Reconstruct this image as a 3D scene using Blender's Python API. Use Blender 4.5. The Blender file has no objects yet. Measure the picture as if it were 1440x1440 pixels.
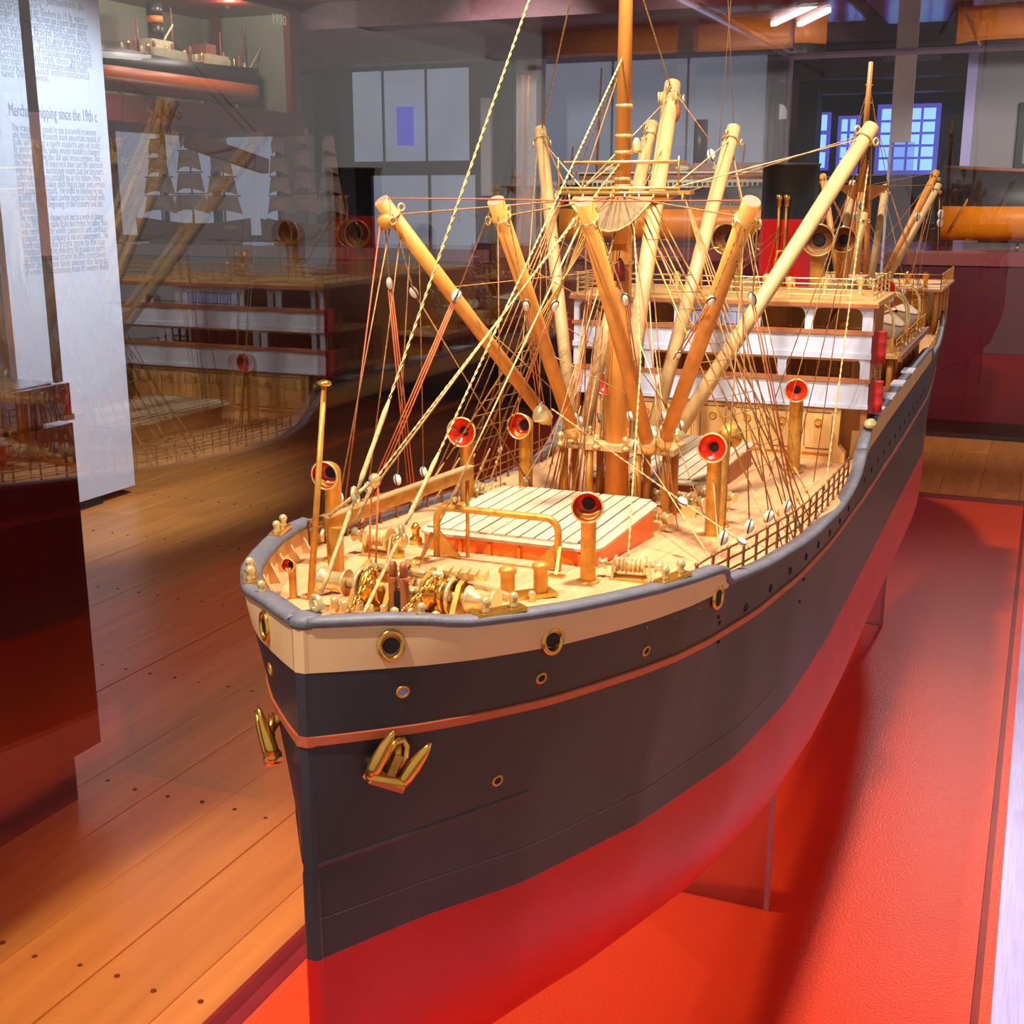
import bpy, math, random, bmesh
from mathutils import Vector as V, Matrix as Mx
random.seed(7)
S = bpy.context.scene
COL = S.collection
PI = math.pi

# ------------------------------------------------------------------ camera
FPX, HZ, VX, EYE = 1750.0, 275.0, 1485.0, 1.55
TH = math.atan((720 - HZ) / FPX)
YAW = math.atan((VX - 720) / math.hypot(FPX, 720 - HZ))
cd = bpy.data.cameras.new('camera')
cd.sensor_width = 36
cd.lens = 36 * FPX / 1440
cd.clip_start = 0.01
cam = bpy.data.objects.new('camera', cd)
cam.location = (0, 0, EYE)
cam.rotation_euler = (PI / 2 - TH, 0, YAW)
COL.objects.link(cam)
S.camera = cam

# ------------------------------------------------------------------ exposure, world
S.view_settings.view_transform = 'Standard'
S.view_settings.look = 'None'
S.view_settings.gamma = 1
S.view_settings.use_curve_mapping = False
S.view_settings.exposure = 0.0
w = bpy.data.worlds.new('world')
S.world = w
w.use_nodes = True
w.node_tree.nodes['Background'].inputs[0].default_value = (1.0, 0.92, 0.88, 1)
w.node_tree.nodes['Background'].inputs[1].default_value = 0.47
S.cycles.max_bounces = 8
S.cycles.transparent_max_bounces = 24
S.cycles.caustics_reflective = False
S.cycles.caustics_refractive = False
S.cycles.use_denoising = True


def lamp(name, kind, loc, aim, power, col, size=0.05, angle=60, blend=0.4, sizey=None):
    l = bpy.data.lights.new(name, kind)
    l.energy = power
    l.color = col
    if kind == 'AREA':
        l.size = size
        if sizey:
            l.shape = 'RECTANGLE'
            l.size_y = sizey
    else:
        l.shadow_soft_size = size
    if kind == 'SPOT':
        l.spot_size = math.radians(angle)
        l.spot_blend = blend
    o = bpy.data.objects.new(name, l)
    o.location = loc
    o.rotation_euler = (V(aim) - V(loc)).to_track_quat('-Z', 'Y').to_euler()
    COL.objects.link(o)
    return o


WARM = (1.0, 0.80, 0.56)
COOL = (0.80, 0.88, 1.0)
lamp('track_or_fill_spot', 'SPOT', (-0.70, -0.06, 2.70), (-0.42, 0.95, 1.15), 104, (1.0, 0.90, 0.76), 0.02, 70, 0.5)
lamp('track_or_fill_spot', 'SPOT', (-0.62, 0.75, 2.70), (-0.42, 1.9, 1.2), 54, (1.0, 0.93, 0.82), 0.02, 66, 0.6)
lamp('track_or_fill_spot', 'SPOT', (-0.20, 1.00, 2.70), (0.05, 1.3, 0.55), 190, (1.0, 0.92, 0.80), 0.06, 80, 0.8)
lamp('track_or_fill_spot', 'SPOT', (-0.6, 3.2, 2.70), (-0.3, 3.4, 0.9), 100, (1.0, 0.90, 0.80), 0.05, 100, 0.5)
lamp('track_or_fill_spot', 'SPOT', (-2.62, 1.25, 2.70), (-1.25, 1.45, 0.0), 480, (1.0, 0.84, 0.58), 0.07, 48, 0.5)
lamp('track_or_fill_spot', 'SPOT', (-2.9, 3.9, 2.70), (-2.6, 3.3, 0.0), 45, (1.0, 0.80, 0.64), 0.10, 75, 0.8)
lamp('track_or_fill_spot', 'SPOT', (-2.6, 4.6, 2.72), (-4.4, 4.8, 1.2), 400, COOL, 0.06, 70, 0.6)
lamp('track_or_fill_spot', 'SPOT', (-3.0, 5.8, 2.70), (-3.2, 8.8, 1.75), 330, (1.0, 0.90, 0.80), 0.05, 48, 0.7)
lamp('track_or_fill_spot', 'SPOT', (-5.2, 5.2, 2.70), (-6.2, 9.0, 1.75), 330, (1.0, 0.90, 0.82), 0.05, 52, 0.7)
lamp('track_or_fill_spot', 'SPOT', (0.4, 6.4, 2.70), (0.0, 8.9, 1.2), 300, (1.0, 0.88, 0.78), 0.05, 75, 0.8)
lamp('track_or_fill_spot', 'SPOT', (-2.2, 6.2, 2.70), (-2.3, 9.0, 1.35), 260, (1.0, 0.92, 0.84), 0.05, 42, 0.7)  # added fill spot that brightens the liner model
lamp('track_or_fill_spot', 'SPOT', (1.3, 5.2, 2.70), (0.0, 5.9, 0.0), 150, (1.0, 0.86, 0.70), 0.06, 60, 0.8)  # unseen spot added to lift the floor at the right
lamp('track_or_fill_spot', 'SPOT', (-0.17, 6.0, 2.70), (-0.1, 2.0, 0.55), 60, (1.0, 0.93, 0.90), 0.10, 40, 0.8)
lamp('track_or_fill_spot', 'SPOT', (-2.3, 2.9, 2.70), (-0.66, 2.5, 1.15), 95, (1.0, 0.88, 0.72), 0.04, 50, 0.6)  # added spot, out of view, to light the ship's starboard side
lamp('track_or_fill_spot', 'SPOT', (0.6, 7.9, 2.70), (0.1, 10.6, 1.9), 120, (1.0, 0.95, 0.9), 0.05, 75, 0.8)  # spot invented out of view to brighten the right wall


# ------------------------------------------------------------------ pixel rays (1440 x 1440 photograph) to points at chosen depths
_fw = V((-math.sin(YAW) * math.cos(TH), math.cos(YAW) * math.cos(TH), -math.sin(TH)))
_rt = V((math.cos(YAW), math.sin(YAW), 0))
_up = _rt.cross(_fw)
EYEV = V((0, 0, EYE))


def ray(x, y):
    return _rt * ((x - 720) / FPX) - _up * ((y - 720) / FPX) + _fw


def onY(x, y, Y):
    d = ray(x, y)
    return EYEV + d * (Y / d.y)


def onX(x, y, X):
    d = ray(x, y)
    return EYEV + d * (X / d.x)


def onZ(x, y, Z):
    d = ray(x, y)
    return EYEV + d * ((Z - EYE) / d.z)


def lerp(tab, x):
    if x <= tab[0][0]:
        return tab[0][1]
    for (a, b), (c, d) in zip(tab, tab[1:]):
        if x <= c:
            return b + (d - b) * (x - a) / (c - a)
    return tab[-1][1]


# ------------------------------------------------------------------ materials
def lin(c):
    c = c / 255.0
    return c / 12.92 if c <= 0.04045 else ((c + 0.055) / 1.055) ** 2.4


def rgb(r, g, b):
    return (lin(r), lin(g), lin(b), 1)


MATS = {}


def mat(name, col, rough=0.5, metal=0.0, var=0.12, scale=30.0, stretch=(1, 1, 1), bump=0.0, emit=0.0, spec=0.5, rnd=0.0,
        coat=0.0, bscale=None):
    m = bpy.data.materials.new(name)
    m.use_nodes = True
    nt = m.node_tree
    N, L = nt.nodes, nt.links
    b = N['Principled BSDF']
    b.inputs['Roughness'].default_value = rough
    b.inputs['Metallic'].default_value = metal
    b.inputs['Specular IOR Level'].default_value = spec
    b.inputs['Coat Weight'].default_value = coat
    b.inputs['Coat Roughness'].default_value = 0.10
    tc = N.new('ShaderNodeTexCoord')
    mp = N.new('ShaderNodeMapping')
    mp.inputs['Scale'].default_value = stretch
    L.new(tc.outputs['Object'], mp.inputs['Vector'])
    nz = N.new('ShaderNodeTexNoise')
    nz.inputs['Scale'].default_value = scale
    nz.inputs['Detail'].default_value = 4
    L.new(mp.outputs[0], nz.inputs['Vector'])
    rp = N.new('ShaderNodeValToRGB')
    rp.color_ramp.elements[0].position = 0.3
    rp.color_ramp.elements[1].position = 0.7
    k = 1 - var
    rp.color_ramp.elements[0].color = (col[0] * k, col[1] * k * (1 - var * .4), col[2] * k * (1 - var * .5), 1)
    k = 1 + var
    rp.color_ramp.elements[1].color = (min(1, col[0] * k), min(1, col[1] * k), min(1, col[2] * k), 1)
    L.new(nz.outputs['Fac'], rp.inputs['Fac'])
    out = rp.outputs['Color']
    if rnd:
        oi = N.new('ShaderNodeObjectInfo')
        hv = N.new('ShaderNodeHueSaturation')
        mr = N.new('ShaderNodeMapRange')
        mr.inputs['To Min'].default_value = 1 - rnd
        mr.inputs['To Max'].default_value = 1 + rnd
        L.new(oi.outputs['Random'], mr.inputs['Value'])
        L.new(mr.outputs[0], hv.inputs['Value'])
        L.new(out, hv.inputs['Color'])
        out = hv.outputs['Color']
    L.new(out, b.inputs['Base Color'])
    if bump:
        n2 = N.new('ShaderNodeTexNoise')
        n2.inputs['Scale'].default_value = bscale or scale * 6
        L.new(tc.outputs['Object'], n2.inputs['Vector'])
        bp = N.new('ShaderNodeBump')
        bp.inputs['Strength'].default_value = bump
        bp.inputs['Distance'].default_value = 0.002
        L.new(n2.outputs['Fac'], bp.inputs['Height'])
        L.new(bp.outputs[0], b.inputs['Normal'])
    if emit:
        L.new(out, b.inputs['Emission Color'])
        b.inputs['Emission Strength'].default_value = emit
    MATS[name] = m
    return m


def glass_mat(name, tint=(1, 1, 1, 1), r0=0.045, rough=0.0, cap=1.0):
    m = bpy.data.materials.new(name)
    m.use_nodes = True
    nt = m.node_tree
    N, L = nt.nodes, nt.links
    N.remove(N['Principled BSDF'])
    t = N.new('ShaderNodeBsdfTransparent')
    t.inputs[0].default_value = tint
    g = N.new('ShaderNodeBsdfGlossy')
    g.inputs['Roughness'].default_value = rough
    lw = N.new('ShaderNodeLayerWeight')
    lw.inputs['Blend'].default_value = 0.5
    p = N.new('ShaderNodeMath')
    p.operation = 'POWER'
    p.inputs[1].default_value = 5
    L.new(lw.outputs['Facing'], p.inputs[0])
    a = N.new('ShaderNodeMath')
    a.operation = 'MULTIPLY_ADD'
    a.inputs[1].default_value = cap - r0
    a.inputs[2].default_value = r0
    L.new(p.outputs[0], a.inputs[0])
    mx = N.new('ShaderNodeMixShader')
    L.new(a.outputs[0], mx.inputs[0])
    L.new(t.outputs[0], mx.inputs[1])
    L.new(g.outputs[0], mx.inputs[2])
    L.new(mx.outputs[0], N['Material Output'].inputs[0])
    MATS[name] = m
    return m


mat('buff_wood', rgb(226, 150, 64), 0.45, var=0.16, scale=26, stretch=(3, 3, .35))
mat('pale_wood', rgb(210, 172, 114), 0.5, var=0.10, scale=26, stretch=(3, 3, .35))
mat('cut_wood', rgb(206, 124, 96), 0.6, var=0.08)
mat('rail_bronze', rgb(146, 92, 48), 0.45, 0.4, var=0.2, scale=80)
mat('brass', rgb(240, 186, 84), 0.24, 0.9, var=0.15, scale=60)
mat('pale_brass', rgb(250, 220, 150), 0.22, 0.6, var=0.1, scale=60)
mat('dull_brass', rgb(216, 158, 66), 0.40, 0.45, var=0.22, scale=80)
mat('rope', rgb(176, 126, 72), 0.9, var=0.35, scale=240)
mat('pale_rope', rgb(214, 182, 120), 0.9, var=0.30, scale=260)
mat('red_rope', rgb(200, 104, 58), 0.9, var=0.2, scale=200)
mat('chain_brass', rgb(232, 180, 88), 0.26, 0.85)
mat('white_paint', rgb(208, 212, 230), 0.4, var=0.03, scale=20)
mat('hull_black', rgb(60, 55, 61), 0.33, var=0.10, scale=14, bump=0.05)
mat('hull_cream', rgb(240, 200, 146), 0.45, var=0.05, scale=25)
mat('hull_red', rgb(222, 26, 28), 0.38, var=0.10, scale=10, bump=0.05)
mat('hull_line', rgb(208, 104, 62), 0.5, var=0.08)
mat('rail_grey', rgb(108, 107, 116), 0.55, var=0.12, scale=90, bump=0.15)
mat('hatch_red', rgb(248, 122, 26), 0.42, var=0.06)
mat('hatch_board', rgb(206, 184, 150), 0.6, var=0.07, scale=30, stretch=(4, .5, 1), rnd=0.05)
mat('tan_wood', rgb(226, 176, 106), 0.5, var=0.10, scale=30, stretch=(2, 2, .4))
mat('golden_wood', rgb(206, 140, 52), 0.45, var=0.15, scale=30, stretch=(2, 2, .4))
mat('brown_wood', rgb(178, 106, 62), 0.5, var=0.15, scale=30)
mat('cowl_red', rgb(230, 50, 16), 0.22, var=0.05, coat=0.6)
mat('funnel_red', rgb(226, 16, 10), 0.30, var=0.05)
mat('black_paint', rgb(34, 38, 40), 0.4, var=0.1)
mat('signal_red', rgb(176, 28, 24), 0.5, var=0.1)
mat('dark_red', rgb(110, 16, 20), 0.4, var=0.1)
mat('block_white', rgb(238, 230, 208), 0.45, var=0.05)
mat('boat_white', rgb(236, 226, 200), 0.45, var=0.04)
mat('block_strap', rgb(70, 60, 50), 0.5)
mat('pane_blue', rgb(140, 162, 226), 0.15, var=0.25, scale=40, spec=0.8)
mat('dark_hole', rgb(16, 13, 14), 0.6)
mat('net_cloth', rgb(150, 122, 84), 0.8, var=0.2, scale=120)
mat('base_orange', rgb(242, 70, 32), 0.36, var=0.03, scale=6, bump=0.30, bscale=240, spec=0.55)
mat('base_groove', rgb(150, 40, 22), 0.4)
mat('base_side', rgb(130, 34, 44), 0.3, var=0.05)
mat('rail_lavender', rgb(196, 188, 244), 0.25, var=0.10, scale=60, stretch=(6, .2, 1))
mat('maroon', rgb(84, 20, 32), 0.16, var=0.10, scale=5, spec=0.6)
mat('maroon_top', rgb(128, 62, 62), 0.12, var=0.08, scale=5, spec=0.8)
mat('kick_black', rgb(26, 24, 30), 0.6)
mat('panel_white', rgb(212, 220, 232), 0.55, var=0.02)
mat('panel_ink', rgb(176, 184, 198), 0.7)
mat('panel_title', rgb(142, 152, 172), 0.7)
mat('floor_wood', rgb(214, 138, 66), 0.34, var=0.16, scale=3.2, stretch=(6, .45, 1), rnd=0.13, spec=0.4)
mat('nail', rgb(50, 28, 18), 0.7)
mat('ceiling', rgb(176, 112, 124), 0.5, var=0.1, scale=2)
mat('beam', rgb(120, 78, 88), 0.5)
mat('wall_dark', rgb(74, 68, 76), 0.6, var=0.15, scale=2)
mat('wall_grey', rgb(150, 146, 150), 0.6, var=0.05, scale=2)
mat('wall_red', rgb(110, 56, 58), 0.6, var=0.1, scale=2)
mat('column_white', rgb(206, 200, 206), 0.5, var=0.04)
mat('window_grey', rgb(150, 158, 176), 0.5, var=0.10, scale=1.5, emit=0.62)
mat('window_blue', rgb(150, 206, 255), 0.3, var=0.06, scale=2, emit=1.25)
mat('window_violet', rgb(104, 104, 230), 0.3, var=0.06, scale=2, emit=0.6)
mat('frame_black', rgb(24, 22, 28), 0.5)
mat('case_frame', rgb(120, 44, 30), 0.35, var=0.12, scale=8)
mat('case_back', rgb(150, 150, 128), 0.6, var=0.10, scale=3)
mat('gold_ink', rgb(250, 240, 196), 0.5, emit=0.25)
mat('model_black', rgb(40, 36, 38), 0.4)
mat('model_orange', rgb(236, 120, 44), 0.4, var=0.05)
mat('model_amber', rgb(238, 136, 10), 0.35, var=0.05)
mat('model_brown', rgb(150, 92, 62), 0.5, var=0.2)
mat('model_cream', rgb(226, 214, 180), 0.5)
mat('sail', rgb(232, 220, 212), 0.8, var=0.12, scale=8)
mat('picture_blue', rgb(110, 150, 150), 0.5, var=0.3, scale=4)
mat('lamp_glow', rgb(255, 248, 240), 0.4, emit=6.0)
mat('lamp_shade', rgb(240, 240, 224), 0.4, emit=0.7)
mat('acrylic', rgb(190, 130, 140), 0.1, spec=0.8)
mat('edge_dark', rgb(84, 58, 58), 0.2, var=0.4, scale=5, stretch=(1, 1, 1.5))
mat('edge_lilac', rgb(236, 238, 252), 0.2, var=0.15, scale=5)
glass_mat('glass', (0.97, 0.98, 0.985, 1), 0.05)
glass_mat('glass_side', (0.95, 0.96, 0.965, 1), 0.105)
glass_mat('glass_seam', (0.80, 0.80, 0.90, 1), 0.16, 0.15)


def deck_mat():
    m = mat('deck_wood', rgb(220, 168, 116), 0.55, var=0.10, scale=22, stretch=(5, .6, 1))
    nt = m.node_tree
    N, L = nt.nodes, nt.links
    b = N['Principled BSDF']
    src = b.inputs['Base Color'].links[0].from_socket
    tc = N.new('ShaderNodeTexCoord')
    sx = N.new('ShaderNodeSeparateXYZ')
    L.new(tc.outputs['Object'], sx.inputs[0])
    d = N.new('ShaderNodeMath'); d.operation = 'MULTIPLY'; d.inputs[1].default_value = 1 / 0.0115
    L.new(sx.outputs[0], d.inputs[0])
    f = N.new('ShaderNodeMath'); f.operation = 'FRACT'
    L.new(d.outputs[0], f.inputs[0])
    g = N.new('ShaderNodeMath'); g.operation = 'LESS_THAN'; g.inputs[1].default_value = 0.09
    L.new(f.outputs[0], g.inputs[0])
    mm = N.new('ShaderNodeMath'); mm.operation = 'MULTIPLY'; mm.inputs[1].default_value = 0.35
    L.new(g.outputs[0], mm.inputs[0])
    mx = N.new('ShaderNodeMixRGB')
    mx.inputs[2].default_value = rgb(150, 100, 66)
    L.new(mm.outputs[0], mx.inputs[0])
    L.new(src, mx.inputs[1])
    L.new(mx.outputs[0], b.inputs['Base Color'])


deck_mat()


# ------------------------------------------------------------------ mesh builder
def basis(d):
    d = V(d).normalized()
    a = V((0, 0, 1)) if abs(d.z) < 0.9 else V((1, 0, 0))
    u = d.cross(a).normalized()
    return u, d.cross(u).normalized(), d


class MB:
    def __init__(self):
        self.v, self.f, self.s = [], [], []

    def ring(self, c, u, w, r, n, r2=None):
        i0 = len(self.v)
        r2 = r if r2 is None else r2
        for k in range(n):
            a = 2 * PI * k / n
            self.v.append(c + u * (math.cos(a) * r) + w * (math.sin(a) * r2))
        return i0

    def bridge(self, a, b, n, smooth=True):
        for k in range(n):
            k2 = (k + 1) % n
            self.f.append((a + k, a + k2, b + k2, b + k))
            self.s.append(smooth)

    def cap(self, a, n, flip=False):
        t = tuple(range(a, a + n))
        self.f.append(t[::-1] if flip else t)
        self.s.append(False)

    def tube(self, p0, p1, r0, r1=None, n=10, caps=True):
        p0, p1 = V(p0), V(p1)
        r1 = r0 if r1 is None else r1
        u, w, d = basis(p1 - p0)
        a = self.ring(p0, u, w, r0, n)
        b = self.ring(p1, u, w, r1, n)
        self.bridge(a, b, n)
        if caps:
            self.cap(a, n, True)
            self.cap(b, n)
        return self

    def path(self, pts, r, n=8, caps=True, closed=False, rs=None):
        pts = [V(p) for p in pts]
        m = len(pts)
        prev = None
        rings = []
        for i, p in enumerate(pts):
            if closed:
                d = pts[(i + 1) % m] - pts[i - 1]
            else:
                d = pts[min(i + 1, m - 1)] - pts[max(i - 1, 0)]
            d = d.normalized()
            if prev is None:
                u, w, _ = basis(d)
            else:
                u = (prev - d * prev.dot(d)).normalized()
                w = d.cross(u)
            prev = u
            rings.append(self.ring(p, u, w, rs[i] if rs else r, n))
        for a, b in zip(rings, rings[1:]):
            self.bridge(a, b, n)
        if closed:
            self.bridge(rings[-1], rings[0], n)
        elif caps:
            self.cap(rings[0], n, True)
            self.cap(rings[-1], n)
        return self

    def box(self, c, sz, R=None):
        c = V(c)
        h = [x / 2 for x in sz]
        i = len(self.v)
        for sx in (-1, 1):
            for sy in (-1, 1):
                for s_ in (-1, 1):
                    p = V((sx * h[0], sy * h[1], s_ * h[2]))
                    self.v.append(c + (R @ p if R else p))
        for q in ((0, 1, 3, 2), (4, 6, 7, 5), (0, 4, 5, 1), (2, 3, 7, 6), (0, 2, 6, 4), (1, 5, 7, 3)):
            self.f.append(tuple(i + k for k in q))
            self.s.append(False)
        return self

    def bb(self, lo, hi):
        return self.box([(a + b) / 2 for a, b in zip(lo, hi)], [abs(b - a) for a, b in zip(lo, hi)])

    def bar(self, p0, p1, wd, ht, upv=(0, 0, 1)):
        p0, p1 = V(p0), V(p1)
        d = (p1 - p0)
        y = d.normalized()
        x = y.cross(V(upv)).normalized()
        z = x.cross(y)
        R = Mx((x, y, z)).transposed()
        return self.box((p0 + p1) / 2, (wd, d.length, ht), R)

    def prism(self, pts, off):
        off = V(off)
        i = len(self.v)
        n = len(pts)
        self.v += [V(p) for p in pts] + [V(p) + off for p in pts]
        self.f.append(tuple(range(i, i + n))[::-1]); self.s.append(False)
        self.f.append(tuple(range(i + n, i + 2 * n))); self.s.append(False)
        for k in range(n):
            k2 = (k + 1) % n
            self.f.append((i + k, i + k2, i + n + k2, i + n + k)); self.s.append(False)
        return self

    def lathe(self, o, d, prof, n=14, caps=True):
        o = V(o)
        u, w, d = basis(d)
        rr = [self.ring(o + d * h, u, w, r, n) for r, h in prof]
        for a, b in zip(rr, rr[1:]):
            self.bridge(a, b, n)
        if caps:
            self.cap(rr[0], n, True)
            self.cap(rr[-1], n)
        return self

    def ball(self, c, r, n=10, m=6, sc=(1, 1, 1), R=None):
        c = V(c)
        i = len(self.v)
        P = lambda p: c + (R @ V((p[0] * sc[0], p[1] * sc[1], p[2] * sc[2])) if R else V((p[0] * sc[0], p[1] * sc[1], p[2] * sc[2])))
        self.v.append(P((0, 0, r)))
        for j in range(1, m):
            t = PI * j / m
            for k in range(n):
                a = 2 * PI * k / n
                self.v.append(P((r * math.sin(t) * math.cos(a), r * math.sin(t) * math.sin(a), r * math.cos(t))))
        self.v.append(P((0, 0, -r)))
        for k in range(n):
            self.f.append((i, i + 1 + k, i + 1 + (k + 1) % n)); self.s.append(True)
        for j in range(m - 2):
            for k in range(n):
                a = i + 1 + j * n
                self.f.append((a + k, a + n + k, a + n + (k + 1) % n, a + (k + 1) % n)); self.s.append(True)
        e = len(self.v) - 1
        a = i + 1 + (m - 2) * n
        for k in range(n):
            self.f.append((e, a + (k + 1) % n, a + k)); self.s.append(True)
        return self

    def torus(self, c, d, R, r, n=14, m=6):
        u, w, d = basis(d)
        return self.path([V(c) + u * (R * math.cos(2 * PI * k / n)) + w * (R * math.sin(2 * PI * k / n)) for k in range(n)], r, m, closed=True)

    def grid(self, rows, smooth=True, closed=False):
        i = len(self.v)
        n = len(rows[0])
        for r in rows:
            self.v += [V(p) for p in r]
        for a in range(len(rows) - 1):
            for k in range(n if closed else n - 1):
                k2 = (k + 1) % n
                self.f.append((i + a * n + k, i + a * n + k2, i + (a + 1) * n + k2, i + (a + 1) * n + k)); self.s.append(smooth)
        return self


def part(name, mb, m, parent=None, loc=None):
    """one mesh object; vertices are given in world coordinates"""
    me = bpy.data.meshes.new(name)
    o = bpy.data.objects.new(name, me)
    org = V((0, 0, 0))
    if parent is None:
        xs = [p.x for p in mb.v]; ys = [p.y for p in mb.v]; zs = [p.z for p in mb.v]
        org = V(((min(xs) + max(xs)) / 2, (min(ys) + max(ys)) / 2, min(zs)))
        o.location = org
    else:
        q = parent
        while q:
            org = org + V(q.location)
            q = q.parent
        if loc is not None:
            o.location = V(loc) - org
            org = V(loc)
    me.from_pydata([tuple(p - org) for p in mb.v], [], mb.f)
    me.polygons.foreach_set('use_smooth', mb.s)
    me.update()
    bm = bmesh.new()
    bm.from_mesh(me)
    bmesh.ops.recalc_face_normals(bm, faces=bm.faces)
    bm.to_mesh(me)
    bm.free()
    me.materials.append(MATS[m])
    COL.objects.link(o)
    if parent is not None:
        o.parent = parent
    return o


def tag(o, label=None, cat=None, group=None, kind=None):
    if label: o['label'] = label
    if cat: o['category'] = cat
    if group: o['group'] = group
    if kind: o['kind'] = kind
    return o


def thing(name, label, cat, loc=(0, 0, 0), group=None):
    o = bpy.data.objects.new(name, None)
    o.empty_display_size = 0.05
    o.location = loc
    COL.objects.link(o)
    return tag(o, label, cat, group)


def struct(name, mb, m):
    return tag(part(name, mb, m), kind='structure')


def text(name, s, size, loc, rot, m, parent, align='LEFT', ext=0.0004, sx=1.0, fit=None):
    c = bpy.data.curves.new(name, 'FONT')
    c.body = s
    c.size = size
    c.align_x = align
    c.extrude = ext
    c.resolution_u = 2
    o = bpy.data.objects.new(name, c)
    COL.objects.link(o)
    dg = bpy.context.evaluated_depsgraph_get()
    me = bpy.data.meshes.new_from_object(o.evaluated_get(dg))
    bpy.data.objects.remove(o)
    if fit:
        sx = fit / max(v.co.x for v in me.vertices)
    for v in me.vertices:
        v.co.x *= sx
    o = bpy.data.objects.new(name, me)
    me.materials.clear()
    me.materials.append(MATS[m])
    org = V((0, 0, 0))
    q = parent
    while q:
        org = org + V(q.location)
        q = q.parent
    o.location = V(loc) - org
    o.rotation_euler = rot
    o.parent = parent
    COL.objects.link(o)
    return o

# ================================================================== ROOM
CEIL = 2.75
struct('ceiling', MB().bb((-13, -1.5, CEIL), (2.5, 17.2, CEIL + .1)), 'ceiling')
for i, y in enumerate((3.4, 5.4, 7.4, 9.4, 12.2, 14.0)):
    struct('trim_%d' % (i + 1), MB().bb((-13, y, CEIL - .16), (2.5, y + .22, CEIL - .001)), 'beam')

# floor: a sub floor carrying planks that run along the ship
floor = struct('floor', MB().bb((-13, -1.5, -.12), (2.5, 17.2, -.022)), 'nail')
PW = 0.205
nails = MB()
xk = -7.2
ip = 0
while xk < 1.6:
    y0 = -0.6 - random.random() * 1.6
    while y0 < 9.6:
        L = 2.4 + random.random() * 1.3
        if y0 + L > 0.3 and not (xk < -1.05 * (y0 + L) - 1.3):
            a, b = max(y0, -.4), min(y0 + L, 10.9)
            dz = random.uniform(-.0012, .0012)
            tilt = random.uniform(-.0008, .0008)
            mb = MB()
            g = .0007
            x0, x1, yy0, yy1 = xk + g, xk + PW - g, a + g, b - g
            bev = .0015
            lo = [(x0, yy0, -.022), (x1, yy0, -.022), (x1, yy1, -.022), (x0, yy1, -.022)]
            mid = [(x0, yy0, dz - bev), (x1, yy0, dz - bev), (x1, yy1, dz - bev), (x0, yy1, dz - bev)]
            top = [(x0 + bev, yy0 + bev, dz - tilt), (x1 - bev, yy0 + bev, dz + tilt), (x1 - bev, yy1 - bev, dz + tilt), (x0 + bev, yy1 - bev, dz - tilt)]
            mb.grid([lo, mid, top], False, True)
            mb.f.append((8, 9, 10, 11)); mb.s.append(False)
            part('plank', mb, 'floor_wood', floor, loc=((x0 + x1) / 2, yy0, -.022))
            ip += 1
        y0 += L
    for k in range(13):
        yn = 2.43 + .692 * (k - 2)
        if yn > .5 and xk > -1.1 * yn - .6:
            for q in (.052, .153):
                c = (xk + q + random.uniform(-.006, .006), yn + random.uniform(-.008, .008), .0008)
                nails.lathe(c, (0, 0, 1), [(.0065, 0), (.0055, .0010)], 8)
    xk += PW
tag(part('nail_heads', nails, 'nail', floor), kind='stuff')

# walls
struct('wall_left', MB().bb((-12.2, 4.5, 0), (-12.0, 11.2, CEIL)), 'wall_dark')
BX = onY(1087, 200, 11).x
wb = struct('wall_back', MB().bb((-12.0, 11.0, 0), (BX, 11.2, CEIL)), 'wall_dark')
struct('wall_far', MB().bb((BX - 4, 16.5, 0), (2.5, 16.7, CEIL)), 'frame_black')
struct('wall_passage', MB().bb((BX - 1.2, 11.2, 0), (BX - 1.1, 13.0, CEIL)), 'wall_red')
p = onY(1362, 200, 10.6)
wr = struct('wall_right', MB().bb((p.x, 10.6, 0), (2.5, 10.8, CEIL)), 'wall_grey')
p2 = onY(1130, 200, 13.0)
struct('wall_red', MB().bb((BX - 1.1, 13.0, 0), (p2.x, 13.15, CEIL)), 'wall_red')


def window(n, Y, px0, px1, py0, py1, m, cols, rows, fr=.05, depth=.08, mm='frame_black', mw=.02, thru=None):
    """a framed window standing in front of plane Y; its panes are parts"""
    a, b = onY(px0, py1, Y), onY(px1, py0, Y)
    x0, x1 = a.x, b.x
    z0, z1 = min(a.z, b.z), min(max(a.z, b.z), CEIL - .06)
    f = MB()
    f.bb((x0 - fr, Y - depth, z0 - fr), (x0, Y, z1 + fr)).bb((x1, Y - depth, z0 - fr), (x1 + fr, Y, z1 + fr))
    f.bb((x0, Y - depth, z0 - fr), (x1, Y, z0)).bb((x0, Y - depth, z1), (x1, Y, z1 + fr))
    for c in range(1, cols):
        x = x0 + (x1 - x0) * c / cols
        f.bb((x - mw / 2, Y - depth * .8, z0), (x + mw / 2, Y - .01, z1))
    for r in range(1, rows):
        z = z0 + (z1 - z0) * r / rows
        f.bb((x0, Y - depth * .8, z - mw / 2), (x1, Y - .01, z + mw / 2))
    o = tag(part('window_%d' % n, f, mm), kind='structure')
    for c in range(cols):
        for r in range(rows):
            xa, xb = x0 + (x1 - x0) * c / cols, x0 + (x1 - x0) * (c + 1) / cols
            za, zb = z0 + (z1 - z0) * r / rows, z0 + (z1 - z0) * (r + 1) / rows
            h = mw / 2 if cols * rows > 1 else 0
            part('pane', MB().bb((xa + h * (c > 0), Y - depth * .4, za + h * (r > 0)), (xb - h * (c < cols - 1), Y - depth * .3, zb - h * (r < rows - 1))), m, o)
    return o


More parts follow.
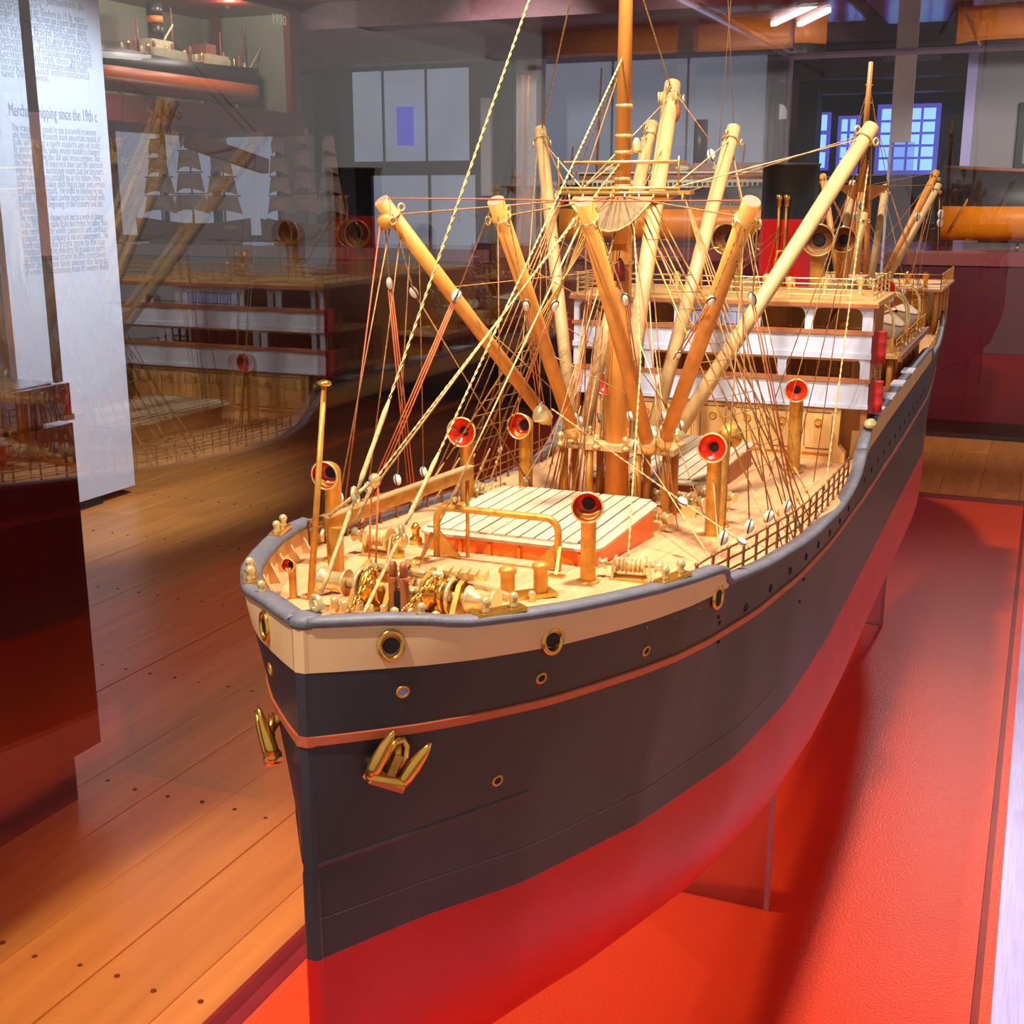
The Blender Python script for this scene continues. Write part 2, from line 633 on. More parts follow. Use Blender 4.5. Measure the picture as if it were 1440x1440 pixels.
window(1, 11, 486, 664, 56, 228, 'window_grey', 3, 1, .09, mw=.012)
window(2, 11, 420, 480, 78, 330, 'wall_grey', 1, 1, .05)
window(3, 11, 762, 1083, 66, 300, 'window_grey', 3, 1, .02, mw=.012, mm='wall_grey')
window(4, 11, 530, 690, 246, 345, 'window_grey', 2, 1, .06, mw=.02)
window(5, 11, 176, 300, 180, 330, 'window_grey', 2, 1, .06, mw=.05)
window(6, 11, 318, 392, 190, 330, 'window_grey', 1, 1, .06)
window(7, 16.5, 1236, 1318, 152, 240, 'window_blue', 4, 5, .05, .12, 'window_violet', .028)
window(8, 16.5, 1181, 1206, 168, 242, 'window_blue', 2, 4, .04, .12, 'window_violet', .028)
window(9, 16.5, 1151, 1166, 162, 236, 'window_blue', 1, 3, .03, .12, 'window_violet', .05)
# the tall violet pane seen in the left window
a, b = onY(560, 205, 10.85), onY(581, 150, 10.85)
struct('window_10', MB().bb((a.x, 10.83, a.z), (b.x, 10.86, b.z)), 'window_violet')


def pillar(n, Y, px0, px1, m, dep=.25, z0=0, z1=CEIL):
    a, b = onY(px0, 200, Y), onY(px1, 200, Y)
    return struct('trim_%d' % n, MB().bb((a.x, Y, z0), (b.x, Y + dep, z1)), m)


pillar(7, 9.6, 726, 754, 'column_white', .2)
pillar(8, 10.2, 668, 716, 'frame_black')
pillar(9, 10.1, 676, 690, 'column_white', .05, 1.55, 2.35)
pillar(10, 9.9, 443, 478, 'frame_black')
pillar(11, 9.4, 395, 428, 'column_white', .15, 0, 2.05)
pillar(12, 12.4, 1120, 1146, 'frame_black', .3)
pillar(13, 10.3, 714, 728, 'wall_dark', .2)
pillar(14, 10.55, 1352, 1366, 'rail_lavender', .03)
# transom over the large grey window and the slanting soffit
a, b = onY(748, 84, 10.5), onY(1085, 52, 10.5)
struct('trim_15', MB().bb((a.x, 10.5, a.z), (b.x + .1, 10.9, min(b.z, CEIL - .01))), 'beam')

# ceiling strip lights
for k, (q0, q1) in enumerate((((1087, 34), (1146, 6)), ((1109, 42), (1165, 14)))):
    a, b = onZ(*q0, CEIL - .03), onZ(*q1, CEIL - .03)
    o = part('strip_light', MB().bar(a, b, .035, .03), 'lamp_glow')
    tag(o, ('white ceiling strip light, left of the two at top right', 'white ceiling strip light, right of the two at top right')[k], 'ceiling light', 'ceiling strip lights')
for k, py in enumerate((83, 107, 122)):
    a, b = onZ(1240, py, CEIL - .02), onZ(1325, py, CEIL - .02)
    a.y = b.y = (a.y + b.y) / 2
    if a.y < 16.2:
        o = part('strip_light', MB().bar(a, b, .05, .04), 'rail_lavender')
        tag(o, ('long pale ceiling rail nearest, above the blue windows', 'long pale ceiling rail in the middle, above the blue windows', 'long pale ceiling rail farthest, above the blue windows')[k], 'ceiling rail', 'ceiling rails')

# wall lamps by the red wall
c = onY(1093, 158, 12.8)
lp = thing('wall_lamp', 'white domed lamp glowing on the red wall behind the funnel', 'lamp', c)
part('lamp_shade', MB().lathe(c, (0, 0, 1), [(.11, -.06), (.105, 0), (.07, .06), (.01, .085)], 16), 'lamp_shade', lp)
part('bracket', MB().tube(c + V((0, 0, 0)), c + V((0, .2, .0)), .015), 'brass', lp)
c = onY(1086, 98, 12.5)
lp = thing('spot_bar', 'row of four small bright spotlights near the top of the red wall', 'lamp', c)
part('bar', MB().bar(c + V((-.05, 0, .03)), c + V((.5, 0, .0)), .05, .02), 'frame_black', lp)
for k in range(4):
    part('spot', MB().ball(c + V((.04 + .12 * k, -.04, .0 - .008 * k)), .028), 'lamp_glow', lp)

# framed picture on the right wall
a, b = onY(1426, 240, 10.6), onY(1500, 143, 10.6)
pic = thing('picture', 'dark framed blue-green seascape picture on the right wall', 'picture', (a.x, 10.58, a.z))
fr = MB()
t = .05
fr.bb((a.x, 10.54, a.z), (a.x + t, 10.595, b.z)).bb((b.x - t, 10.54, a.z), (b.x, 10.595, b.z))
fr.bb((a.x + t, 10.54, a.z), (b.x - t, 10.595, a.z + t)).bb((a.x + t, 10.54, b.z - t), (b.x - t, 10.595, b.z))
part('frame', fr, 'frame_black', pic)
part('canvas', MB().bb((a.x + t, 10.57, a.z + t), (b.x - t, 10.59, b.z - t)), 'picture_blue', pic)

# ================================================================== BACKGROUND DISPLAYS
def plinth(label, x0, x1, y0, y1, z1, top='maroon_top'):
    o = thing('display_plinth', label, 'plinth', ((x0 + x1) / 2, (y0 + y1) / 2, 0), 'dark maroon plinths along the back')
    part('toe_kick', MB().bb((x0 + .08, y0 + .08, .001), (x1 - .08, y1 - .08, .13)), 'kick_black', o)
    part('body', MB().bb((x0, y0, .13), (x1, y1, z1 - .10)), 'maroon', o)
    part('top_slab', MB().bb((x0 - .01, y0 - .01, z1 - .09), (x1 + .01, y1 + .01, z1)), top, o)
    part('reveal', MB().bb((x0 + .03, y0 + .03, z1 - .10), (x1 - .03, y1 - .03, z1 - .09)), 'kick_black', o)
    return o


XR = onY(1183, 350, 8.5).x
plinth('long dark maroon plinth at the back right under the orange-bottomed hull', XR, 2.2, 8.5, 10.2, 1.21)
XL1 = onY(1150, 350, 8.5).x
XL0 = onY(700, 350, 8.5).x
plinth('dark maroon plinth at the back behind the foremast, under the liner', XL0, XL1, 8.5, 10.0, 1.20)
XS0 = onY(165, 340, 8.6).x
plinth('dark maroon plinth far left behind the glass, under the sailing ships', XS0, XL0 - .12, 8.6, 9.3, 1.16)


def model_ship(name, label, x0, x1, Y, z0, zw, zt, hb, top_m, bot_m, keel=None, sheer=.03, blunt=.1, trim=None):
    """hull along X, lofted; returns the thing"""
    o = thing(name, label, 'model ship', ((x0 + x1) / 2, Y, z0))
    L = x1 - x0
    n = 26

    def sec(z_list, inset):
        rows = []
        for i in range(n + 1):
            t = i / n
            e = min(t, 1 - t) / blunt
            f = 1 if e >= 1 else math.sqrt(max(0.0, 1 - (1 - e) ** 2))
            sh = sheer * (2 * t - 1) ** 2
            row = []
            for z, k in z_list:
                zz = z + (sh if z >= zt - 1e-6 else 0)
                row.append(V((x0 + L * t, Y - hb * f * k, zz)))
            back = [V((p.x, 2 * Y - p.y, p.z)) for p in row[::-1]]
            rows.append(row + back)
        return rows
    m = MB()
    m.grid(sec([(zw, 1.0), (zt, 1.0)], 0))
    part('hull', m, top_m, o)
    m = MB()
    m.grid(sec([(z0, .35), (z0 + (zw - z0) * .25, .8), (zw, 1.0)], 0), closed=True)
    part('underbody', m, bot_m, o)
    return o


def stands(o, xs, Y, z0, z1):
    for x in xs:
        part('stand', MB().lathe((x, Y, z0), (0, 0, 1), [(.03, 0), (.012, .008), (.012, z1 - z0 - .008), (.02, z1 - z0)], 10), 'brass', o)


# liner behind the foremast
a, b = onY(786, 330, 9.1), onY(1150, 265, 9.1)
ln = model_ship('liner_model', 'long liner model with white decks and amber hull band behind the foremast', a.x, b.x, 9.1, 1.225, onY(1000, 294, 9.1).z, onY(1000, 264, 9.1).z, .17, 'model_black', 'model_amber')
stands(ln, (a.x + .4, b.x - .5), 9.1, 1.20, 1.24)
zt = onY(1000, 264, 9.1).z
part('promenade_deck', MB().bb((a.x + .12, 8.96, zt - .02), (b.x - .1, 9.24, zt + .055)), 'model_cream', ln)
holes = MB()
for k in range(44):
    x = a.x + .18 + k * (b.x - a.x - .35) / 44
    holes.bb((x, 8.953, zt + .012), (x + .022, 8.962, zt + .036))
tag(part('deck_windows', holes, 'dark_hole', ln), kind='stuff')
part('upper_deck', MB().bb((a.x + .2, 8.99, zt + .055), (b.x - .2, 9.21, zt + .10)), 'model_brown', ln)
part('deck_edge', MB().bb((a.x + .16, 8.95, zt + .10), (b.x - .15, 9.25, zt + .112)), 'model_cream', ln)
part('deck_house', MB().bb((a.x + .35, 9.0, zt + .112), (b.x - .35, 9.2, zt + .17)), 'model_brown', ln)
c = onY(985, 205, 9.1)
part('funnel', MB().lathe((c.x, 9.1, zt + .15), (0, 0, 1), [(.05, 0), (.048, .32)], 16), 'model_black', ln)
for px in (838, 800, 935, 1040):
    c = onY(px, 250, 9.1)
    part('mast', MB().tube((c.x, 9.1, zt), (c.x + .03, 9.1, zt + (.85 if px in (838,) else .3)), .011, .006), 'model_brown', ln)
for k in range(5):
    x = a.x + .45 + k * .27
    part('lifeboat', MB().ball((x, 8.97, zt + .135), .05, 8, 5, (1.2, .4, .45)), 'model_cream', ln)

# right-hand hull
a = onY(1322, 330, 9.2)
zw, zt = onY(1400, 290, 9.2).z, onY(1400, 246, 9.2).z
rs_ = model_ship('freighter_model', 'dark brown freighter model with amber bottom at the right edge', a.x, a.x + 2.6, 9.2, 1.255, zw, zt, .2, 'model_black', 'model_amber', blunt=.16, sheer=.05)
stands(rs_, (a.x + .5, a.x + 1.6), 9.2, 1.21, 1.27)
part('keel', MB().bb((a.x + .25, 9.17, 1.24), (a.x + 2.4, 9.23, 1.262)), 'model_black', rs_)
tr = MB()
for sg in (-1,):
    pts = []
    for i in range(20):
        t_ = i / 19
        e = min(t_, 1) / .16
        f = 1 if e >= 1 else math.sqrt(max(0, 1 - (1 - e) ** 2))
        tt = t_ * .98
        pts.append(V((a.x + 2.6 * tt, 9.2 - .2 * f, zt + .05 * (2 * tt - 1) ** 2 + .004)))
    tr.path(pts, .014, 6)
part('gunwale', tr, 'model_brown', rs_)
part('deck', MB().bb((a.x + .35, 9.05, zt - .03), (a.x + 2.3, 9.35, zt + .004)), 'model_brown', rs_)
for k in range(6):
    part('deck_fitting', MB().lathe((a.x + .4 + .13 * k, 9.12, zt), (0, 0, 1), [(.02, 0), (.015, .02), (.022, .04)], 8), 'brass', rs_)
c0, c1 = onY(1340, 318, 9.05), onY(1382, 243, 9.05)
part('boom', MB().tube(c0, c1, .009), 'buff_wood', rs_)


def sail_ship(label, px, Y, zb, L, H):
    c = onY(px, 300, Y)
    o = thing('sailing_ship_model', label, 'model ship', (c.x, Y, zb), 'sailing ship models on the far left plinth')
    x0 = c.x - L / 2
    rows = []
    for i in range(13):
        t_ = i / 12
        f = max(.02, math.sin(PI * min(1, .12 + t_ * .88)) ** .6)
        s_ = .05 * (2 * t_ - 1) ** 2
        rows.append([(x0 + L * t_, Y - .08 * f, zb + .16 + s_), (x0 + L * t_, Y - .06 * f, zb + .04), (x0 + L * t_, Y, zb + .012), (x0 + L * t_, Y + .06 * f, zb + .04), (x0 + L * t_, Y + .08 * f, zb + .16 + s_)])
    part('hull', MB().grid(rows), 'model_brown', o)
    part('deck', MB().bb((x0 + .1, Y - .05, zb + .12), (x0 + L - .1, Y + .05, zb + .15)), 'tan_wood', o)
    part('keel', MB().bb((x0 + .1, Y - .01, zb), (x0 + L - .1, Y + .01, zb + .03)), 'model_brown', o)
    for k in range(3):
        x = x0 + L * (.22 + .28 * k)
        h = H * (1 - .08 * abs(k - 1))
        part('mast', MB().tube((x, Y, zb + .1), (x, Y, zb + h), .010, .005, 8), 'brown_wood', o)
        z = zb + .24
        for q in range(4):
            wd = L * (.165 - .030 * q) * random.uniform(.9, 1.08)
            hh = (h - .30) / 4
            g = []
            for r in range(6):
                v_ = r / 5
                ww = wd * (1 - .22 * v_)
                bl = .09 * math.sin(PI * (.15 + .7 * v_))
                g.append([(x - ww + 2 * ww * u / 6, Y - .02 - bl * math.sin(PI * u / 6), z + hh * (v_ * .90 + (1 - v_) * .20 * math.sin(PI * u / 6))) for u in range(7)])
            sl = MB().grid(g)
            part('sail', sl, 'sail', o)
            part('yard', MB().tube((x - wd * .9, Y - .015, z + hh * .95), (x + wd * .9, Y - .015, z + hh * .95), .006, n=6), 'brown_wood', o)
            z += hh
    return o


sail_ship('full rigged sailing ship model with pale sails, left of the pale pillar', 272, 8.95, 1.16, 1.15, 1.0)
sail_ship('sailing ship model with pale sails in front of the dark column', 432, 8.95, 1.16, .85, 1.0)

# ------------------------------------------------------------------ wall case with the 1920 steamer (runs along Y)
CX = -4.65
pA, pB = onX(421, 152, CX), onX(140, 150, CX)
zc0 = 2.07
cs = thing('steamer_case', 'lit brown wall case marked 1920 with a steamer inside, upper left', 'display case', (CX - .3, pB.y, zc0 - .135))
y0, y1 = pB.y - .3, pA.y
part('shelf', MB().bb((CX - .75, y0, zc0 - .135), (CX + .02, y1 + .02, zc0)), 'case_frame', cs)
part('roof', MB().bb((CX - .75, y0, 2.69), (CX + .02, y1 + .02, 2.745)), 'case_frame', cs)
part('back_panel', MB().bb((CX - .75, y0, zc0), (CX - .72, y1, 2.69)), 'case_back', cs)
part('end_panel', MB().bb((CX - .75, y1 - .02, zc0), (CX - .06, y1, 2.69)), 'case_back', cs)
part('post', MB().bb((CX - .06, y1 - .06, zc0), (CX + .01, y1 + .01, 2.69)), 'case_frame', cs)
part('post', MB().bb((CX - .60, y1 - .10, zc0), (CX - .55, y1 - .05, 2.69)), 'case_frame', cs)
part('glass_pane', MB().bb((CX - .012, y0, zc0), (CX - .006, y1 - .06, 2.69)), 'glass', cs)
for k in range(3):
    lamp('case_lamp', 'POINT', (CX - .07, y0 + (y1 - y0) * (.32 + .20 * k), 2.655), (CX - .42, 0, 2.15), 5.5, (1.0, .96, .82), .012)
lt = onX(392, 27, CX)
text('year_label', '1920', .085, (CX + .002, lt.y, lt.z - .03), (PI / 2, 0, PI / 2), 'gold_ink', cs, 'CENTER', .001)
lc = part('label_card', MB().bb((CX - .17, y1 - .40, zc0 + .001), (CX - .06, y1 - .15, zc0 + .006)), 'panel_white')
tag(lc, 'small pale label card lying on the shelf of the 1920 case', 'card')
# brace under the case
a, b = onX(262, 152, CX - .05), onX(372, 218, CX - .05)
br = part('case_brace', MB().bar(V((CX - .05, a.y, zc0 - .205)), V((CX - .05, b.y, b.z - .07)), .06, .09), 'case_frame')
tag(br, 'dark red diagonal brace under the 1920 wall case', 'brace')


def ship_y(label, X, ya, yb, z0, zw, zt, hb):
    o = thing('steamer_model', label, 'model ship', (X, (ya + yb) / 2, z0))
    L = yb - ya
    n = 24
    zm = z0 + (zw - z0) * .5
    for nm, m_, lv in (('hull', 'model_black', [(zw, 1), (zt, 1)]), ('boot_stripe', 'model_orange', [(zm, .98), (zw, 1)]), ('underbody', 'model_brown', [(z0, .4), (z0 + (zm - z0) * .4, .85), (zm, .98)])):
        rows = []
        for i in range(n + 1):
            t_ = i / n
            e = min(t_, 1 - t_) / .12
            f = 1 if e >= 1 else math.sqrt(max(0.0, 1 - (1 - e) ** 2))
            r = [V((X + hb * f * k, ya + L * t_, z + (.03 * (2 * t_ - 1) ** 2 if z == zt else 0))) for z, k in lv]
            rows.append(r + [V((2 * X - q.x, q.y, q.z)) for q in r[::-1]])
        part(nm, MB().grid(rows), m_, o)
    part('deck', MB().bb((X - hb * .9, ya + .2, zt - .02), (X + hb * .9, yb - .2, zt)), 'tan_wood', o)
    return o


hy0, hy1 = onX(150, 70, CX - .3).y - .25, onX(358, 100, CX - .3).y
ss = ship_y('black steamer model with orange boot stripe inside the 1920 case', CX - .3, hy0, hy1, zc0 + .055, zc0 + .175, zc0 + .26, .10)
zt = zc0 + .26
for k in range(4):
    y = hy0 + .35 + k * (hy1 - hy0 - .5) / 3.2
    part('stand', MB().lathe((CX - .3, y, zc0), (0, 0, 1), [(.03, 0), (.014, .01), (.014, .045), (.022, .065)], 10), 'brass', ss)
fy = onX(219, 45, CX - .3).y
part('deck_house', MB().bb((CX - .37, fy - .14, zt), (CX - .21, fy + .16, zt + .05)), 'model_cream', ss)
part('engine_casing', MB().bb((CX - .36, fy - .12, zt + .05), (CX - .24, fy + .08, zt + .10)), 'model_cream', ss)
part('funnel', MB().lathe((CX - .3, fy, zt + .1), (0, 0, 1), [(.045, 0), (.045, .10)], 16), 'model_black', ss)
part('funnel_band', MB().lathe((CX - .3, fy, zt + .20), (0, 0, 1), [(.046, 0), (.046, .035)], 16), 'model_orange', ss)
part('funnel_top', MB().lathe((CX - .3, fy, zt + .235), (0, 0, 1), [(.045, 0), (.047, .07)], 16), 'model_black', ss)
by = onX(286, 70, CX - .3).y
part('bridge', MB().bb((CX - .38, by - .1, zt), (CX - .2, by + .12, zt + .06)), 'model_cream', ss)
part('wheelhouse', MB().bb((CX - .36, by - .08, zt + .06), (CX - .22, by + .02, zt + .12)), 'model_brown', ss)
for q, h in ((-.62, .2), (-.3, .3), (.18, .22), (.42, .28), (.62, .24)):
    part('mast', MB().tube((CX - .3, by + q, zt), (CX - .3, by + q, zt + h), .008, .005, 6), 'model_brown', ss)
for k in range(22):
    y = hy0 + .3 + k * (hy1 - hy0 - .45) / 22
    part('deck_fitting', MB().lathe((CX - .235, y, zt), (0, 0, 1), [(.012, 0), (.008, .015), (.012, .03 + .02 * (k % 3)), (.004, .05 + .02 * (k % 3))], 8), ('model_cream', 'brass', 'model_brown')[k % 3], ss)
for q in (-.5, .45, .75):
    part('derrick', MB().tube((CX - .28, by + q, zt + .01), (CX - .26, by + q + .16, zt + .2), .007, .005, 6), 'model_cream', ss)

# ------------------------------------------------------------------ white text panel, left
PX = -4.4
pr, pl = onX(176, 500, PX).y, onX(2, 300, PX).y
tp = thing('text_panel', 'tall white panel of grey text standing on the floor at left', 'information panel', (PX - .02, (pr + pl) / 2, 0))
part('board', MB().bb((PX - .04, pl, .045), (PX, pr, CEIL - .01)), 'panel_white', tp)
part('base', MB().bb((PX - .09, pl + .05, .0015), (PX - .005, pr - .25, .045)), 'kick_black', tp)
rot = (PI / 2, 0, PI / 2)
ty = onX(12, 160, PX).y


def zat(py):
    return onX(70, py, PX).z


GER = ['zweite Hälfte des 19. Jahrhunderts die', 'Seeschiffahrt.', 'Nach der Gründung der Reederei im 19. Jh. waren',
       'schnellere Routen. Die Maschinen von Eignern über Partner', 'stellen die Segelschiffahrt aus den', 'werden mit Fracht beladen. Die', 'Die Handelsflotte wurde danach', 'neben der Schiffahrtsroute',
       'Klimatische Veränderungen und', 'Gemeinsam mit den großen', 'Bereits die Handelsgesellschaft', 'anerkannt und international', 'und Welt weit.']
ENG = ['The transport of goods by sea is a world economy', 'and remains the economy most important means of', 'bulk and freight a more modern age of trade.', 'By about the 1880s, sailing vessels reached a changed', 'freight rates using the sail and steam engines. But', 'the introduction of improved ships and the patented',
       'engine, however, increasingly meant that the steamers', 'subsequently were catching up in the future. New', 'dimensions that sailing ships had in their past service', 'and demanded a return. The traffic in shipping by sea', 'in 1870. The merchant marine began to expand with', 'manning by the beginning of the century and the', 'in modern times.',
       'The organization of shipping took part in a world of change', 'in the 1970s. The same trade and freight by sailing ships', 'was carried by the world commerce and container', 'transport and the company of sea and management. The', 'load capacity the freight grew to the size',
       'transport and the delivery of goods to ports', 'at international trade in the container', 'their ships have been among the largest', 'of world and international trade in modern world']
k0, k1 = zat(6), zat(115)
wd = onX(136, 60, PX).y - onX(8, 60, PX).y
for i, s_ in enumerate(GER):
    text('text_line', s_, .050, (PX + .001, ty - .02, k0 + (k1 - k0) * i / 12), rot, 'panel_ink', tp, fit=wd * (.5 if i in (1, 12) else random.uniform(.93, 1)))
text('title', 'Merchant shipping since the 19th c', .082, (PX + .001, ty, zat(167)), rot, 'panel_title', tp, fit=onX(136, 165, PX).y - ty)
k0, k1 = zat(187), zat(385)
wd = onX(142, 300, PX).y - onX(16, 300, PX).y
for i, s_ in enumerate(ENG):
    text('text_line', s_, .050, (PX + .001, ty + .01, k0 + (k1 - k0) * i / 21), rot, 'panel_ink', tp, fit=wd * (.3 if i == 12 else random.uniform(.93, 1)))

# ------------------------------------------------------------------ left display: plinth with a glass hood
LX, LY, LZ = -2.21, 2.40, 1.10
pt = thing('glazed_plinth', 'glossy dark maroon plinth with a glass hood at the left edge', 'plinth', (LX - .6, 1.4, 0))
y0 = -.2
part('toe_kick', MB().bb((-3.5, y0 + .08, .001), (LX - .02, LY - .08, .135)), 'kick_black', pt)
part('body', MB().bb((-3.6, y0, .135), (LX, LY, 1.0)), 'maroon', pt)
part('reveal', MB().bb((-3.56, y0 + .04, 1.0), (LX - .05, LY - .05, 1.012)), 'kick_black', pt)
part('top_slab', MB().bb((-3.6, y0, 1.012), (LX, LY, LZ)), 'maroon', pt)
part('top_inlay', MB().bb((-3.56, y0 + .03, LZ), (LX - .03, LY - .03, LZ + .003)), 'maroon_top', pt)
part('glass_pane', MB().bb((LX - .028, y0 + .02, LZ + .003), (LX - .02, LY - .03, 2.3)), 'glass', pt)
part('glass_pane', MB().bb((-3.58, LY - .03, LZ + .003), (LX - .02, LY - .022, 2.3)), 'glass', pt)
# polished edges of the two panes at the corner; refracted tones painted as bands
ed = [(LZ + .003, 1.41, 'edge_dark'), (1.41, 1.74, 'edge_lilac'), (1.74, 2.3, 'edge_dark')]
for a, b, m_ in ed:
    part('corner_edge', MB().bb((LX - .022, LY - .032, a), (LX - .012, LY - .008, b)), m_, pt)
part('gap_glimpse', MB().bb((LX - .02, LY - .03, 1.008), (LX + .004, LY + .004, 1.022)), 'column_white', pt)  # white piece added for the panel glimpsed through the gap

# ================================================================== THE SHIP'S GLASS CASE
BZ = 0.55
GX0, GX1, GY0, GY1, GZ = -.862, .055, .02, 4.42, 2.0
case = thing('glass_case', 'long glass case with an orange base around the large ship model', 'display case', (-.42, 2.2, 0))
part('toe_kick', MB().bb((-.80, .16, .001), (-.03, 4.34, .12)), 'kick_black', case)
part('base_body', MB().bb((-.862, .06, .12), (.10, 4.43, BZ - .03)), 'base_side', case)
rows = []
part('base_top', MB().bb((-.835, .10, BZ - .03), (0.0, 4.36, BZ)), 'base_orange', case)
part('base_edge', MB().bb((-.880, .06, BZ - .029), (-.835, 4.43, BZ + .001)), 'base_side', case)
part('base_edge', MB().bb((-.835, 4.36, BZ - .029), (.11, 4.43, BZ + .001)), 'base_side', case)
part('groove', MB().bb((0.0, .10, BZ - .029), (.010, 4.36, BZ - .006)), 'base_groove', case)
part('edge_strip', MB().bb((.010, .10, BZ - .029), (.024, 4.36, BZ + .002)), 'base_orange', case)
part('pane_sheen', MB().bb((.024, .10, BZ - .029), (.12, 4.24, BZ + .006)), 'rail_lavender', case)  # lavender strip paints in the right pane's grazing reflection
part('glass_pane', MB().bb((GX0, .5, BZ + .001), (GX0 + .008, GY1, GZ)), 'glass_side', case)
part('glass_pane', MB().bb((GX0 + .008, GY1 - .008, BZ + .001), (.10, GY1, GZ)), 'glass', case)
part('glass_roof', MB().bb((GX0, .9, GZ + .0005), (.10, GY1, GZ + .010)), 'glass', case)
part('corner_seam', MB().bb((GX0 - .002, GY1 - .001, BZ), (GX0 + .010, GY1 + .004, GZ)), 'rail_lavender', case)
part('top_seam', MB().bb((GX0 - .003, .9, GZ - .006), (GX0 - .0005, GY1, GZ)), 'rail_lavender', case)
part('top_seam', MB().bb((GX0, GY1 + .0005, GZ - .010), (.10, GY1 + .004, GZ + .004)), 'rail_lavender', case)
# a glass fin joint behind the back pane
c0 = onY(1276, 150, 4.45)
part('glass_fin', MB().bb((c0.x - .042, 4.425, BZ + .45), (c0.x + .034, 4.437, 1.72)), 'glass_seam', case)
part('glass_fin', MB().bb((c0.x - .042, 4.425, 1.72), (c0.x + .020, 4.437, GZ)), 'edge_lilac', case)  # upper length painted near white for its edge-lit glow
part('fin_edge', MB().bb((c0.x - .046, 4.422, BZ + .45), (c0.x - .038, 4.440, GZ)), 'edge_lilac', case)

# ================================================================== THE SHIP MODEL
CXS = -.425
Y0 = .65
ship = thing('ship_model', 'large cargo steamer model with black and red hull, its bow toward the viewer', 'model ship', (CXS, 2.25, .85))
RAIL = [(.65, 1.282), (.68, 1.280), (.70, 1.2765), (.715, 1.272), (.80, 1.2655), (.93, 1.256), (.972, 1.252), (.982, 1.248), (.988, 1.240), (.998, 1.2345), (1.02, 1.231), (1.13, 1.217), (1.33, 1.195), (1.5, 1.184), (1.6, 1.186), (1.66, 1.197), (1.70, 1.222), (1.74, 1.243), (1.8, 1.249), (2.6, 1.252), (2.69, 1.246), (2.70, 1.225), (3.2, 1.242), (3.96, 1.30)]
DECK = [(.65, 1.246), (.8, 1.236), (1.0, 1.224), (1.13, 1.212), (1.33, 1.194), (1.6, 1.184), (2.2, 1.186), (2.8, 1.200), (3.4, 1.235), (3.96, 1.28)]
GUN = [(0, .0055), (.012, .022), (.03, .045), (.05, .069), (.075, .094), (.105, .116), (.134, .135), (.18, .157), (.23, .178), (.28, .194), (.33, .205), (.45, .216), (.62, .222), (2.25, .222), (2.6, .206), (2.9, .172), (3.1, .128), (3.24, .07), (3.30, .012), (3.31, .004)]
WLN = [(0, .005), (.075, .046), (.146, .095), (.27, .150), (.43, .196), (.58, .215), (.8, .223), (2.0, .222), (2.4, .195), (2.8, .13), (3.1, .05), (3.25, .008), (3.31, .004)]
ZW, ZK = 1.035, .85
BAND = [(.65, 1.2475), (.75, 1.2415), (.85, 1.235), (1.0, 1.2285), (1.05, 1.226)]
BAND2 = [(1.66, 1.196), (1.74, 1.213), (2.0, 1.217), (2.69, 1.222), (2.72, 1.228)]
LINE = [(.65, 1.199), (.8, 1.193), (1.1, 1.178), (1.4, 1.160), (1.7, 1.150), (2.2, 1.146), (2.8, 1.152), (3.4, 1.175), (3.96, 1.21)]


def hb(y, z):
    s = y - Y0
    g, w_ = lerp(GUN, s), lerp(WLN, s)
    if z >= ZW:
        t = min(1.0, (z - ZW) / .225)
        return w_ + (g - w_) * t ** 1.25
    p = 1.7 + 3.6 * max(0, min(1, (s - .1) / .9)) - 3.0 * max(0, min(1, (s - 2.3) / .9))
    u = min(1.0, (ZW - z) / (ZW - ZK))
    return max(.004, w_ * (1 - u ** p) ** (1 / p))


def hull_pt(y, z, side=1, off=0.0):
    h = hb(y, z)
    p_ = V((CXS + side * h, y, z))
    if off:
        p_ += hull_n(y, z, side) * off
    return p_


def hull_n(y, z, side=1):
    e = .004
    dy = (hb(y + e, z) - hb(y - e, z)) / (2 * e)
    dz = (hb(y, z + e) - hb(y, z - e)) / (2 * e)
    return V((side, -dy, -dz)).normalized()


def hull_hit(px, py):
    """first point of the port side (the side in view) under a pixel"""
    prev = None
    y = .655
    while y < 3.2:
        q = onY(px, py, y)
        d = q.x - (CXS + hb(y, q.z))
        if prev is not None and prev > 0 >= d and q.z < lerp(RAIL, y) + .003:
            return y, q.z
        prev = d
        y += .002
    return None


YS = []
y = Y0
while y < 3.96:
    YS.append(y)
    s = y - Y0
    y += .005 if s < .06 else .010 if s < .36 else .03 if not (.95 < s < 1.2) else .012
YS.append(3.96)


def strip(fz0, fz1, n, ys, off=0.0, sides=(-1, 1)):
    m = MB()
    for sd in sides:
        m.grid([[hull_pt(y, fz0(y) + (fz1(y) - fz0(y)) * k / n, sd, off) for k in range(n + 1)] for y in ys])
    return m


rail_z = lambda y: lerp(RAIL, y)
topcap = lambda y: rail_z(y)
# underbody, red
m = MB()
for sd in (-1, 1):
    rows = []
    for y in YS:
        r = []
        for k in range(17):
            a = PI / 2 * k / 16
            z = ZW - (ZW - ZK) * math.sin(a)
            r.append(hull_pt(y, z, sd))
        r.append(V((CXS, y, ZK)))
        rows.append(r)
    m.grid(rows)
part('underbody', m, 'hull_red', ship)
# topsides, black
lowtop = lambda y: (lerp(BAND, y) if y < 1.0 else lerp(BAND2, y) if 1.67 < y < 2.70 else rail_z(y))
part('topsides', strip(lambda y: ZW, lowtop, 12, YS), 'hull_black', ship)
